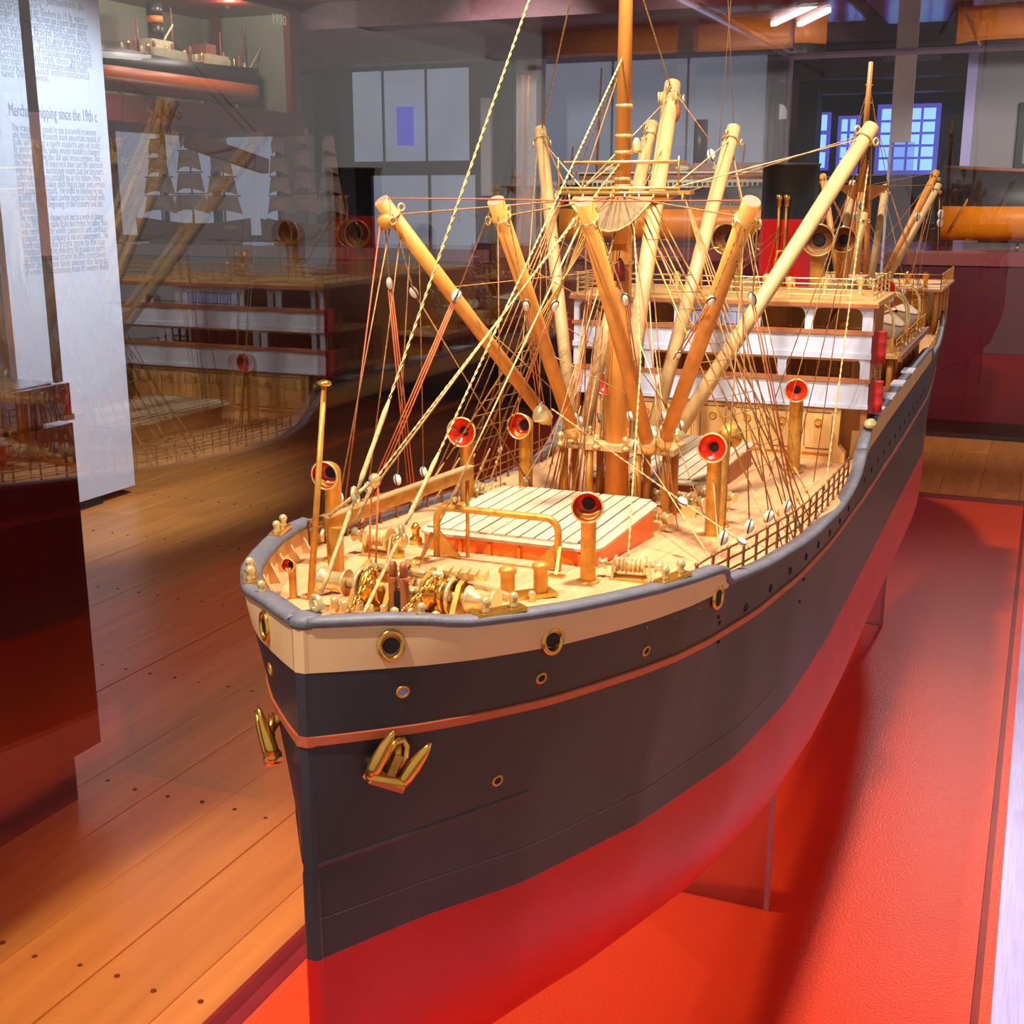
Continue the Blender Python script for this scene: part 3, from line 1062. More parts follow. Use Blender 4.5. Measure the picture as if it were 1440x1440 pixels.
# cream bulwark bands
ys1 = [y for y in YS if y < .996] + [.998]
ys2 = [1.672] + [y for y in YS if 1.68 < y < 2.69]
part('bow_bulwark', strip(lambda y: lerp(BAND, y), rail_z, 4, ys1, .0006), 'hull_cream', ship)
part('midship_bulwark', strip(lambda y: lerp(BAND2, y), lambda y: max(rail_z(y), lerp(BAND2, y)), 3, ys2, .0006), 'tan_wood', ship)
m = MB()
for sd in (-1, 1):
    for ys in (ys1, ys2):
        m = MB().grid([[V((CXS + sd * max(.001, hb(y, rail_z(y)) - .006), y, rail_z(y))), V((CXS + sd * max(.001, min(hb(y, rail_z(y)) - .006, hb(y, lerp(DECK, y) - .004) - .003)), y, lerp(DECK, y) - .004))] for y in ys])
        part('bulwark_lining', m, 'hull_cream', ship)
# bulwark brackets inside the bow
for sd in (-1, 1):
    for k in range(7):
        y = .73 + .036 * k
        h = hb(y, 1.26) - .0075
        zt_, zd = rail_z(y) - .004, lerp(DECK, y) - .004
        part('bulwark_bracket', MB().prism([(CXS + sd * h, y, zt_), (CXS + sd * h, y, zd), (CXS + sd * (h - .014), y + .004, zd)], (0, .0022, 0)), 'hull_cream', ship)
# orange rubbing line
m = MB()
for sd in (-1, 1):
    rows = []
    for y in YS:
        z = lerp(LINE, y)
        rows.append([hull_pt(y, z - .0035, sd, .0002), hull_pt(y, z - .003, sd, .0016), hull_pt(y, z + .003, sd, .0016), hull_pt(y, z + .0035, sd, .0002)])
    m.grid(rows, False)
part('rubbing_line', m, 'hull_line', ship)
# scribed load line above the waterline
m = MB()
for sd in (-1, 1):
    m.grid([[hull_pt(y, 1.0655, sd, .0003), hull_pt(y, 1.0663, sd, .0003)] for y in YS if y < 1.2], False)
part('scribed_line', m, 'rail_grey', ship)
# plating laps: thin proud strakes on the topsides near the stem
m = MB()
for sd in (-1, 1):
    rows = []
    for y in [q for q in YS if q < .80]:
        z = 1.108 + .010 * (y - .65) / .15
        rows.append([hull_pt(y, z - .0022, sd, .0002), hull_pt(y, z, sd, .0012), hull_pt(y, z + .0014, sd, .0002)])
    m.grid(rows, False)
part('plate_lap', m, 'hull_black', ship)

# stem bar
for z0, z1, m_, wd, fwd in ((ZK, 1.035, 'hull_red', .0062, .0035), (1.035, 1.100, 'hull_black', .0062, .0035), (1.100, 1.2475, 'hull_black', .0064, .0020), (1.2475, 1.281, 'hull_cream', .0068, .0022)):
    part('stem_bar', MB().prism([(CXS - wd, Y0 + .012, z0), (CXS - wd, Y0 - fwd + .003, z0), (CXS - wd + .003, Y0 - fwd, z0), (CXS + wd - .003, Y0 - fwd, z0), (CXS + wd, Y0 - fwd + .003, z0), (CXS + wd, Y0 + .012, z0)], (0, 0, z1 - z0)), m_, ship)


for sd in (0,):
    z0 = lerp(LINE, .65)
    part('rubbing_line', MB().prism([(CXS - .0076, Y0 + .006, z0 - .0035), (CXS - .0076, Y0, z0 - .0035), (CXS - .0040, Y0 - .0034, z0 - .0035), (CXS + .0040, Y0 - .0034, z0 - .0035), (CXS + .0076, Y0, z0 - .0035), (CXS + .0076, Y0 + .006, z0 - .0035)], (0, 0, .0070)), 'hull_line', ship)

# rail caps
def capstrip(ys, w_in, w_out, th, m_, nm='rail_cap'):
    for sd in (-1, 1):
        rows = []
        for y in ys:
            z = rail_z(y)
            h = hb(y, z)
            n_ = hull_n(y, z, sd)
            n_ = V((n_.x, n_.y, 0)).normalized()
            c = V((CXS + sd * h, y, z))
            o_, i_ = c + n_ * w_out, c - n_ * w_in
            if sd * (i_.x - CXS) < 0:
                i_.x = CXS
            rows.append([i_ + V((0, 0, -th)), i_ + V((0, 0, th * .4)), c + V((0, 0, th * .85)), o_ + V((0, 0, th * .4)), o_ + V((0, 0, -th * .4)), c + V((0, 0, -th))])
        mb = MB().grid(rows, True, True)
        mb.cap(0, 6)
        mb.cap(len(mb.v) - 6, 6)
        part(nm, mb, m_, ship)


capstrip([y for y in YS if y < 1.70], .0125, .0034, .0042, 'rail_grey')
capstrip([y for y in YS if y >= 1.69], .012, .003, .004, 'rail_grey')
part('stem_head', MB().lathe((CXS, Y0 + .007, 1.2775), (0, 0, 1), [(.010, 0), (.0115, .003), (.010, .0075), (.004, .0082)], 14), 'rail_grey', ship)
for y in (1.82, 1.96, 2.1, 2.26):
    for sd in (-1, 1):
        z = rail_z(y)
        part('rail_plate', MB().box((CXS + sd * (hb(y, z) - .004), y, z + .0042), (.020, .055, .003)), 'white_paint', ship)
part('rail_stop', MB().ball((CXS + .221, 1.735, 1.248), .010, 12, 8, (.9, 1.5, .7)), 'pale_brass', ship)
part('rail_stop', MB().ball((CXS - .221, 1.735, 1.248), .010, 12, 8, (.9, 1.5, .7)), 'pale_brass', ship)


# deck
def dz(y, x=0.0):
    h = max(.03, lerp(GUN, y - Y0))
    return lerp(DECK, y) + .007 * (1 - min(1, (x / h)) ** 2)


rows = []
for y in YS:
    h = max(.002, hb(y, lerp(DECK, y)) - .003)
    rows.append([V((CXS + h * k / 6, y, dz(y, h * k / 6))) for k in range(-6, 7)])
part('deck', MB().grid(rows), 'deck_wood', ship)

# ------------------------------------------------------------------ hull fittings
HOLE = []
for px, py in ((547, 907), (776, 899), (1007, 838)):
    q = hull_hit(px, py)
    if q:
        for sd in (-1, 1):
            n_ = hull_n(q[0], q[1], sd)
            c = hull_pt(q[0], q[1], sd, .001)
            u, w_, d = basis(n_)
            up = V((0, 0, 1))
            tx = up.cross(n_).normalized()
            fl = MB().path([c + tx * (.0078 * math.cos(2 * PI * k / 18)) + up * (.0098 * math.sin(2 * PI * k / 18)) for k in range(18)], .0020, 8, closed=True)
            fl.lathe(c - n_ * .0005, n_, [(.0068, 0), (.0062, .0004)], 16)
            f = part('fairlead', fl, 'brass', ship, loc=c)
            part('opening', MB().lathe(c + n_ * .0001, n_, [(.0058, 0), (.0054, .0006)], 14), 'dark_hole', f, loc=c)
for px, py in ((562, 972), (758, 953), (697, 1097), (908, 915)):
    q = hull_hit(px, py)
    if q:
        for sd in (-1, 1):
            n_ = hull_n(q[0], q[1], sd)
            c = hull_pt(q[0], q[1], sd)
            f = part('porthole', MB().torus(c, n_, .0038, .0012, 16, 6), 'dull_brass', ship, loc=c)
            part('glass', MB().lathe(c - n_ * .001, n_, [(.0036, 0), (.003, .0016)], 12), 'dark_hole' if px != 562 else 'pane_blue', f, loc=c)
pz = lambda y: lerp(LINE, y) + .45 * (min(rail_z(y), 1.205) - lerp(LINE, y))
for k in range(22):
    y = 1.06 + .072 * k
    if 1.63 < y < 1.7:
        continue
    for sd in (-1, 1):
        c = hull_pt(y, pz(y), sd)
        n_ = hull_n(y, pz(y), sd)
        part('scuttle', MB().lathe(c - n_ * .0005, n_, [(.0042, 0), (.0042, .0012), (.0030, .0012), (.0030, .0004)], 12), 'dark_hole', ship, loc=c)
for px, py in ((1010, 868), (1012, 876), (1125, 808), (1130, 815), (1119, 812), (1124, 846), (1010, 903)):
    q = hull_hit(px, py)
    if q:
        for sd in (-1, 1):
            c = hull_pt(q[0], q[1], sd)
            n_ = hull_n(q[0], q[1], sd)
            part('scupper', MB().lathe(c - n_ * .0005, n_, [(.0020, 0), (.0018, .0016), (.001, .0018)], 8), 'black_paint', ship, loc=c)


# anchors
def anchor(sd):
    q = hull_hit(548, 1058)
    y, z = q
    n_ = hull_n(y, z, sd)
    c = hull_pt(y, z, sd)
    up0 = V((0, 0, 1))
    tx = up0.cross(n_).normalized() * (1 if sd > 0 else 1)
    if sd < 0:
        tx = -tx
    up = (up0 - n_ * up0.dot(n_)).normalized()
    ca, sa = math.cos(-.50), math.sin(-.50)
    ex, ey = tx * ca + up * sa, up * ca - tx * sa
    P = lambda a, b, h: c + ex * (a * .80) + ey * (b * .92) + n_ * (h * .9)
    a_ = part('anchor', MB().path([P(-.0165, -.014, .011), P(-.0155, -.0165, .012), P(.0155, -.0165, .012), P(.0165, -.014, .011)], .0058, 10, rs=[.004, .0062, .0062, .004]), 'brass', ship, loc=c)
    m = MB()
    m.prism([P(-.0175, -.0225, .006), P(.0175, -.0225, .006), P(.0165, -.0205, .019), P(-.0165, -.0205, .019)], ey * .003)
    part('crown', m, 'hull_line', a_, loc=c)
    for s2 in (-1, 1):
        m = MB()
        rows = []
        for b, w_, t_ in ((-.017, .0058, .0055), (-.010, .0070, .0055), (.000, .0072, .0048), (.010, .0058, .0036), (.018, .0034, .0022), (.0225, .0008, .0008)):
            cx_ = s2 * (.0150 + .10 * (b + .017))
            rows.append([P(cx_ + w_ * math.cos(2 * PI * k / 10), b, .012 + .10 * (b + .017) + t_ * math.sin(2 * PI * k / 10)) for k in range(10)])
        m.grid(rows, True, True)
        m.cap(0, 10)
        m.cap(50, 10)
        part('fluke', m, 'brass', a_, loc=c)
    m = MB()
    m.bar(P(0, -.016, .014), P(0, .004, .010), .0062, .005, n_)
    m.tube(P(0, .002, .010), P(0, .012, .0), .003)
    part('shank', m, 'dull_brass', a_, loc=c)
    part('shackle', MB().path([P(-.0075, -.006, .010), P(-.0085, .004, .009), P(-.006, .011, .007), P(0, .0145, .006), P(.006, .011, .007), P(.0085, .004, .009), P(.0075, -.006, .010)], .0024, 8), 'brass', a_, loc=c)


anchor(1)
anchor(-1)


# ------------------------------------------------------------------ deck gear builders
def vent(base, top, aim, r, R, m_='dull_brass', lin_='cowl_red', bowl=False):
    """cowl ventilator: post from base to top, then a bend and flared mouth towards aim"""
    base, top = V(base), V(top)
    a = V((aim[0], aim[1], aim[2])).normalized()
    h = V((0, 0, 1))
    pts, rs = [base, base + (top - base) * .06, base + (top - base) * .5, top - h * R * .55], [r * 1.06, r, r, r]
    B = R * .62
    for k in range(1, 6):
        t = k / 6
        e = math.sin(t * PI / 2)
        pts.append(top - h * R * .55 + h * (B * e) + a * (B * (1 - math.cos(t * PI / 2))))
        rs.append(r + (R * .93 - r) * t ** 1.3)
    end = pts[-1]
    pts += [end + a * R * .42, end + a * R * .72]
    rs += [R * .97, R]
    mb = MB().path(pts, r, 20, True, rs=rs)
    mb.f.pop(); mb.s.pop()
    mouth = pts[-1]
    v = part('ventilator', mb, m_, ship, loc=base)
    part('cowl_rim', MB().torus(mouth, a, R * .985, R * .07, 24, 6), 'pale_brass' if m_ != 'hull_cream' else m_, v, loc=mouth)
    li = MB().lathe(mouth + a * R * .01, -a, [(R * .955, 0), (R * .9, R * .16), (R * .72, R * .34), (R * .48, R * .5), (R * .34, R * .66), (R * .33, R * 1.0)], 24, False)
    if bowl:
        li = MB().lathe(mouth + a * R * .01, -a, [(R * .955, 0), (R * .94, R * .35), (R * .88, R * .62), (R * .72, R * .85), (R * .5, R * .98), (R * .33, R * 1.0)], 24, False)
    part('cowl_lining', li, lin_, v, loc=mouth)
    part('throat', MB().lathe(mouth - a * R * .9, a, [(R * .40, 0), (R * .36, R * .08)], 16), 'dark_hole', v, loc=mouth)
    part('base_flange', MB().lathe(base, h, [(r * 1.55, 0), (r * 1.5, r * .18), (r * 1.1, r * .25)], 18), m_, v, loc=base)
    return v


def vent_px(cx, cy, bx, by, Y, aim, rpx, Rpx, zb=None, **kw):
    """ventilator placed from where its mouth and foot stand at depth Y"""
    d = (onY(cx, cy, Y) - EYEV).dot(_fw)
    r, R = rpx / FPX * d, Rpx / FPX * d
    c = onY(cx, cy, Y)
    b = onY(bx, by, Y)
    a = V(aim).normalized()
    x = (c - a * R * .9).x
    base = V((x, Y, dz(Y, x - CXS) if zb is None else zb))
    top = V((x, Y, c.z - R * .1))
    return vent(base, top, aim, r, R, **kw)


vent_px(833, 706, 838, 838, .955, (.26, -1, -.04), 11, 22, bowl=True)
vent_px(1007, 627, 1013, 740, 1.225, (.06, -1, .10), 10.5, 20.5)
vent_px(1024, 612, 1030, 712, 1.29, (.45, 1, -.05), 9, 18)
vent_px(658, 604, 655, 690, 1.25, (.12, -1, .06), 10, 20.5)
vent_px(738, 596, 742, 690, 1.29, (-.10, -1, .05), 10, 18, bowl=True)
vent_px(1123, 547, 1124, 635, 1.66, (.12, -1, .06), 9.5, 16)
vent_px(857, 538, 862, 620, 1.66, (-.1, -1, .06), 9.5, 15)
vent_px(468, 662, 482, 790, .93, (.05, -1, -.05), 12, 20, bowl=True)
vent_px(411, 793, 424, 845, .80, (.05, -1, .12), 5.5, 10, bowl=True)
vent_px(662, 828, 672, 850, .80, (.25, -1, .10), 7.5, 12.5, bowl=True)


def ball_post(c, s=1.0, m_='pale_brass', parent=None, nm='bollard'):
    s *= .85
    c = V(c)
    return part(nm, MB().lathe(c, (0, 0, 1), [(.004 * s, 0), (.003 * s, .002 * s), (.0026 * s, .004 * s), (.0036 * s, .006 * s), (.0038 * s, .0078 * s), (.0026 * s, .0100 * s), (.0008 * s, .0108 * s)], 10), m_, parent or ship, loc=c)


def rail_bitts(px, py, y, sd, ang):
    z = rail_z(y) + .0042
    x = CXS + sd * (hb(y, z) - .005)
    c = V((x, y, z))
    e = hb(y + .012, z) - hb(y - .012, z)
    t = V((sd * e, .024, 0)).normalized()
    o = part('rail_cleat', MB().bar(c - t * .019, c + t * .019, .011, .003), 'brass', ship, loc=c)
    for k in (-1, 1):
        ball_post(c + t * (.011 * k) + V((0, 0, .0015)), 1.15, parent=o, nm='cleat_knob')


rail_bitts(0, 0, .742, 1, .85)
rail_bitts(0, 0, .742, -1, -.85)
rail_bitts(0, 0, .90, 1, .45)
rail_bitts(0, 0, .90, -1, -.45)


def mooring_bitts(px, py, ang):
    q = onZ(px, py, 1.231)
    c = V((q.x, q.y, dz(q.y, q.x - CXS)))
    t = V((math.sin(ang), math.cos(ang), 0))
    o = part('mooring_bitts', MB().bar(c - t * .026 + V((0, 0, .0016)), c + t * .026 + V((0, 0, .0016)), .018, .0032), 'brass', ship, loc=c)
    for k in (-1, 1):
        b = c + t * (.0145 * k)
        part('post', MB().lathe(b, (0, 0, 1), [(.0066, .003), (.0058, .005), (.0058, .021), (.0072, .0225), (.0072, .0255), (.0045, .0275), (.001, .028)], 16), 'dull_brass', o, loc=b)
    ball_post(c + V((.010, -.008, 0)), 1.0, parent=o, nm='knob')


mooring_bitts(737, 850, .75)
q = onZ(737, 850, 1.231)
mooring_bitts(*[0, 0], 0) if False else None


def winch(c, ang, L=.03, r=.0075, posts=True, m_='pale_brass'):
    c = V(c)
    t = V((math.cos(ang), math.sin(ang), 0))
    f = V((-t.y, t.x, 0))
    h = r * 1.9
    b = MB().bar(c - t * L * .62 + V((0, 0, .0012)), c + t * L * .62 + V((0, 0, .0012)), r * 2.6, .0024)
    o = part('winch', b, 'dull_brass', ship, loc=c)
    d = MB().lathe(c - t * L * .5 + V((0, 0, h)), t, [(r * 1.25, 0), (r * 1.25, .0014), (r * .7, .002), (r * .7, L - .002), (r * 1.25, L - .0014), (r * 1.25, L)], 16)
    part('drum', d, m_, o, loc=c)
    cl = MB()
    n = 7
    for k in range(n):
        p_ = c + V((0, 0, h)) + t * (L * (-.40 + .8 * k / (n - 1)))
        cl.torus(p_, t, r * .74, L * .055, 14, 6)
    tag(part('rope_turns', cl, 'pale_rope', o, loc=c), kind='stuff')
    for k in (-1, 1):
        e = c + t * (L * .58 * k)
        part('side_frame', MB().prism([e - f * r * 1.2, e + f * r * 1.2, e + f * r * .4 + V((0, 0, h * 1.3)), e - f * r * .4 + V((0, 0, h * 1.3))], t * .0022), m_, o, loc=c)
    part('shaft', MB().tube(c - t * L * .95 + V((0, 0, h)), c + t * L * .95 + V((0, 0, h)), r * .22, n=8), m_, o, loc=c)
    for k in (-1, 1):
        part('warping_end', MB().lathe(c + t * (L * .78 * k) + V((0, 0, h)), t * k, [(r * .8, 0), (r * .45, r * .5), (r * .8, r)], 12), m_, o, loc=c)
    return o


def wz(px, py, z=1.225):
    q = onZ(px, py, z)
    return V((q.x, q.y, dz(q.y, q.x - CXS)))


winch(wz(886, 822), .15, .027, .0068)
winch(wz(534, 782, 1.23), -.1, .024, .0085)
for px, py, a_ in ((905, 735, -.35), (760, 716, -.1), (705, 700, .1), (955, 700, -.3), (1000, 690, -.4), (690, 690, .1)):
    winch(wz(px, py, 1.215), a_, .034, .0080)
    c = wz(px + 14, py + 9, 1.215)
    part('steam_chest', MB().box(c + V((0, 0, .006)), (.016, .010, .012)), 'pale_brass', ship, loc=c)

# bow windlass: broad frame with shafts, gypsies, gears and a cabinet
wc = V((-.418, .785, dz(.785)))
wl = part('windlass', MB().box(wc + V((0, 0, .002)), (.104, .052, .004)), 'dull_brass', ship, loc=wc)
part('main_shaft', MB().tube(wc + V((-.062, 0, .020)), wc + V((.062, 0, .020)), .0042, n=12), 'pale_brass', wl, loc=wc)
part('upper_shaft', MB().tube(wc + V((-.036, .012, .031)), wc + V((.048, .012, .031)), .0036, n=12), 'pale_brass', wl, loc=wc)
for x in (-.062, .062):
    part('warping_drum', MB().lathe(wc + V((x - .0115, 0, .020)), (1, 0, 0), [(.0105, 0), (.0100, .002), (.0075, .005), (.0075, .017), (.010, .021), (.0105, .023)], 18), 'pale_brass', wl, loc=wc)
for x in (-.026, .026):
    part('chain_gypsy', MB().lathe(wc + V((x - .008, 0, .020)), (1, 0, 0), [(.013, 0), (.013, .003), (.008, .006), (.008, .010), (.013, .013), (.013, .016)], 16), 'brass', wl, loc=wc)
    part('brake_band', MB().torus(wc + V((x + .012 * (1 if x > 0 else -1), 0, .020)), (1, 0, 0), .0125, .0018, 18, 6), 'pale_brass', wl, loc=wc)
for x in (-.042, -.013, .013, .042):
    part('side_frame', MB().prism([wc + V((x, -.020, .004)), wc + V((x, .024, .004)), wc + V((x, .016, .036)), wc + V((x, -.002, .030))], (.004, 0, 0)), 'dull_brass', wl, loc=wc)
for x, r in ((-.004, .016), (.036, .010), (-.036, .010)):
    g = MB()
    for k in range(14):
        a = 2 * PI * k / 14
        g.box(wc + V((x, .008 + r * math.cos(a), .024 + r * math.sin(a))), (.005, .0026, .0026), Mx.Rotation(a, 3, 'X'))
    g.torus(wc + V((x, .008, .024)), (1, 0, 0), r * .93, .0016, 18, 6)
    for k in range(3):
        a = PI * k / 3
        g.bar(wc + V((x, .008 + r * math.cos(a), .024 + r * math.sin(a))), wc + V((x, .008 - r * math.cos(a), .024 - r * math.sin(a))), .002, .002, (1, 0, 0))
    part('gear_wheel', g, 'pale_brass', wl, loc=wc)
for k in (-1, 1):
    part('engine_column', MB().lathe(wc + V((.002 + .0046 * k, -.016, .002)), (0, 0, 1), [(.0042, 0), (.0036, .004), (.0034, .030), (.0042, .034)], 12), 'brown_wood', wl, loc=wc)
part('engine_door', MB().box(wc + V((.002, -.015, .014)), (.005, .008, .022)), 'dark_hole', wl, loc=wc)
for k in (-1, 1):
    part('column_cap', MB().lathe(wc + V((.002 + .0042 * k, -.016, .036)), (0, 0, 1), [(.003, 0), (.003, .008), (.002, .011)], 10), 'brown_wood', wl, loc=wc)
for i in range(10):
    x = -.048 + .0105 * i
    part('cylinder_cover', MB().lathe(wc + V((x, -.024 - .004 * (i % 2), .003)), (0, 0, 1), [(.0042, 0), (.0042, .006), (.0030, .009), (.0034, .012), (.001, .0135)], 10), 'pale_brass', wl, loc=wc)
for i in range(5):
    x = .030 + .0072 * i
    part('valve_chest', MB().box(wc + V((x, .010, .036)), (.0052, .009, .006), Mx.Rotation(.25, 3, 'X')), 'pale_brass', wl, loc=wc)
part('curved_guard', MB().path([wc + V((-.040, .062, .012)), wc + V((.0, .060, .012)), wc + V((.040, .054, .012)), wc + V((.066, .044, .010)), wc + V((.080, .030, .005))], .0028, 8), 'pale_brass', wl, loc=wc)


def chain(pts, r=.0019, L=.0062, parent=None):
    """links along a polyline"""
    pts = [V(p) for p in pts]
    tot = sum((b - a).length for a, b in zip(pts, pts[1:]))
    n = max(2, int(tot / (L * .82)))
    m = MB()
    for i in range(n):
        d = tot * (i + .5) / n
        for a, b in zip(pts, pts[1:]):
            l = (b - a).length
            if d <= l:
                break
            d -= l
        c = a + (b - a).normalized() * d
        u, w_, dd = basis(b - a)
        s_ = u if i % 2 else w_
        m.path([c + dd * (L * .5 * math.cos(2 * PI * k / 10)) + s_ * (L * .30 * math.sin(2 * PI * k / 10)) for k in range(10)], r * .55, 5, closed=True)
    return part('anchor_chain', m, 'chain_brass', parent or ship, loc=pts[0])


for x in (-.026, .026):
    s = wc + V((x, -.006, .034))
    e = V((CXS + x * .55, .716, dz(.716) + .004))
    chain([s, (s + e) / 2 + V((0, 0, -.004)), e])
    e2 = V((wc.x + x * 1.5, .845, dz(.845) + .003))
    chain([s, wc + V((x * 1.2, .02, .030)), e2])
    part('hawse_pipe', MB().lathe(e, (0, 0, 1), [(.011, -.004), (.011, .001), (.007, .003), (.0065, -.001)], 16), 'brass', ship, loc=e)

# ------------------------------------------------------------------ hatches
def hatch(x0, x1, y0, y1, z1, boards, red=True):
    zb = min(dz(y0), dz(y1)) - .012
    n = 6

    def outline(g, z, fb=0.0):
        pts = []
        r = .014 + g
        a0, a1, b0, b1 = x0 - g, x1 + g, y0 - g, y1 + g
        for cx_, cy_, st in ((a1 - r, b0 + r, -PI / 2), (a1 - r, b1 - r, 0), (a0 + r, b1 - r, PI / 2), (a0 + r, b0 + r, PI)):
            for k in range(n + 1):
                a = st + PI / 2 * k / n
                pts.append(V((cx_ + r * math.cos(a), cy_ + r * math.sin(a), z)))
        return pts
    m = MB().grid([outline(0, zb), outline(0, z1 - .004)], False, True)
    k4 = 4 * (n + 1)
    c = V(((x0 + x1) / 2, y0, zb))
    h = part('hatch', m, 'hatch_red' if red else 'brown_wood', ship, loc=c)
    m = MB().grid([outline(.0005, z1 - .004), outline(.003, z1 - .0035), outline(.003, z1 - .001), outline(.0, z1 + .001), outline(-.010, z1 + .0012)], False, True)
    m.cap(4 * k4, k4)
    part('coaming', m, 'hatch_board', h, loc=c)
    part('hatch_bed', MB().bb((x0 + .006, y0 + .006, z1 - .004), (x1 - .006, y1 - .006, z1 + .0018)), 'block_strap', h, loc=c)
    for k in range(boards):
        a, b = x0 + .004 + (x1 - x0 - .008) * k / boards, x0 + .004 + (x1 - x0 - .008) * (k + 1) / boards
        e = .006 if k in (0, boards - 1) else .002
        part('hatch_board', MB().bb((a + .0009, y0 + e, z1 - .002), (b - .0009, y1 - e, z1 + .0034 + random.uniform(-.0003, .0003))), 'hatch_board', h, loc=c)
    for k in range(6):
        x = x0 + (x1 - x0) * (k + .5) / 6
        part('batten_cleat', MB().bb((x - .0015, y0 - .0035, zb + .004), (x + .0015, y0 + .001, z1 - .006)), 'hatch_red' if red else 'brown_wood', h, loc=c)
    return h


z1 = onY(838, 790, 1.01).z
hatch(-.519, -.344, 1.002, 1.192, 1.2475, 12)
hatch(-.500, -.350, 1.40, 1.68, 1.222, 10, False)
hatch(-.500, -.350, 2.80, 2.95, 1.235, 8, False)

# scalloped brass guard between hatch and winches
a, b = wz(622, 706, 1.214), wz(782, 716, 1.214)
pts = []
for k in range(41):
    q = a.lerp(b, k / 40)
    pts.append(q + V((0, 0, .0075 + .0025 * math.sin(k * 1.1))))
pts += [b + V((0, 0, .001)), a + V((0, 0, .001))]
part('winch_guard', MB().prism(pts, (0, .002, 0)), 'dull_brass', ship, loc=a)
for k in range(6):
    q = a.lerp(b, (k + .5) / 6) + V((0, .008, 0))
    part('valve', MB().lathe(q, (0, 0, 1), [(.004, 0), (.003, .006), (.0048, .008), (.0048, .011), (.002, .0135)], 10), 'pale_brass', ship, loc=q)

# arch frame over the hatch
za = dz(.975)
zt_ = onY(612, 712, .975).z
xa, xb = -.487, -.3695
r = .012
pts = [(xa, .975, za), (xa, .975, zt_ - r)] + [(xa + r - r * math.cos(a * PI / 10), .975, zt_ - r + r * math.sin(a * PI / 10)) for a in range(1, 6)] + [(xb - r + r * math.sin(a * PI / 10), .975, zt_ - r + r * math.cos(a * PI / 10)) for a in range(0, 5)] + [(xb, .975, zt_ - r), (xb, .975, za)]
ar = part('hatch_gallows', MB().path(pts, .0034, 8), 'dull_brass', ship, loc=(xa, .975, za))
for x, s_ in ((xa, 1), (xb, -1)):
    part('gusset', MB().prism([(x + s_ * .003, .974, za + .001), (x + s_ * .024, .974, za + .001), (x + s_ * .003, .974, za + .024)], (0, .002, 0)), 'dull_brass', ar, loc=(x, .975, za))
    part('strut', MB().bar((x + s_ * -.003, .972, za + .022), (x - s_ * .006, .955, za + .002), .0026, .0026), 'brass', ar, loc=(x, .975, za))
    part('foot_plate', MB().box((x - s_ * .006, .955, za + .001), (.014, .010, .002)), 'brass', ar, loc=(x, .975, za))

# anchor davit beam and posts
b0, b1 = onY(456, 738, .82), onY(662, 664, .985)
cr = part('davit_beam', MB().bar(b0, b1, .0052, .0105), 'dull_brass', ship, loc=b0)
part('top_flange', MB().bar(b0 + V((0, 0, .006)), b1 + V((0, 0, .006)), .0078, .0014), 'pale_brass', cr, loc=b0)
p_ = onY(471, 742, .825)
part('post', MB().bb((p_.x - .0052, p_.y - .004, dz(.82)), (p_.x + .0052, p_.y + .004, p_.z)), 'dull_brass', cr, loc=(p_.x, p_.y, dz(.82)))
p_ = onY(657, 676, .983)
part('thin_post', MB().tube((p_.x, .983, dz(.983)), (p_.x, .983, p_.z), .0018), 'dull_brass', cr, loc=(p_.x, .983, dz(.983)))
part('hook', MB().path([b0 + V((0, -.002, -.004)), b0 + V((.001, -.006, -.006)), b0 + V((.002, -.006, -.012))], .0018), 'pale_brass', cr, loc=b0)
# tripod head of the davit
hd = onY(527, 675, .83)
for f in ((450, 735), (500, 735)):
    part('tripod_leg', MB().tube(onY(f[0], f[1], .82), hd, .0016), 'pale_rope', ship, loc=hd)
part('davit_head', MB().lathe(hd + V((0, 0, -.006)), (0, 0, 1), [(.003, 0), (.004, .004), (.005, .008), (.002, .011)], 10), 'pale_brass', ship, loc=hd)
for q in (-.003, .003):
    part('davit_fall', MB().tube(hd + V((q, 0, -.004)), V((hd.x + q + .004, .812, dz(.81))), .0008, n=5), 'red_rope', ship, loc=hd)

# jack staff
s0 = V((-.512, .80, dz(.80, .09)))
s1 = onX(456, 541, -.512)
js = part('jack_staff', MB().tube(s0, s1, .0029, .0021, 10), 'dull_brass', ship, loc=s0)
part('truck', MB().lathe(s1, (0, 0, 1), [(.003, -.001), (.0056, .0), (.0056, .002), (.0032, .0035)], 12), 'brass', js, loc=s1)
for y in (.700,):
    for sd in (-1, 1):
        ball_post((CXS + sd * (hb(y, rail_z(y)) - .006), y, rail_z(y) + .003), .95)
for px, py in ((585, 765), (560, 790)):
    c = wz(px, py, 1.228)
    part('deck_pump', MB().lathe(c, (0, 0, 1), [(.006, 0), (.006, .006), (.0035, .008), (.0035, .014), (.005, .016), (.002, .021)], 12), 'brass', ship, loc=c)

# ------------------------------------------------------------------ masts
def pole(nm, p0, p1, r0, r1, m_, parent=None, n=16, cut='cut_wood'):
    p0, p1 = V(p0), V(p1)
    o = part(nm, MB().tube(p0, p1, r0, r1, n), m_, parent or ship, loc=p0)
    if cut:
        d = (p1 - p0).normalized()
        part('end_grain', MB().lathe(p1 - d * .0004, d, [(r1 * .96, 0), (r1 * .94, .0008)], n), cut, o, loc=p0)
    return o


def band(p0, p1, t, r, parent, m_='pale_brass', w_=.004):
    p0, p1 = V(p0), V(p1)
    d = (p1 - p0).normalized()
    c = p0.lerp(p1, t)
    return part('mast_band', MB().lathe(c - d * w_ / 2, d, [(r, 0), (r * 1.12, w_ * .2), (r * 1.12, w_ * .8), (r, w_)], 16), m_, parent, loc=p0)


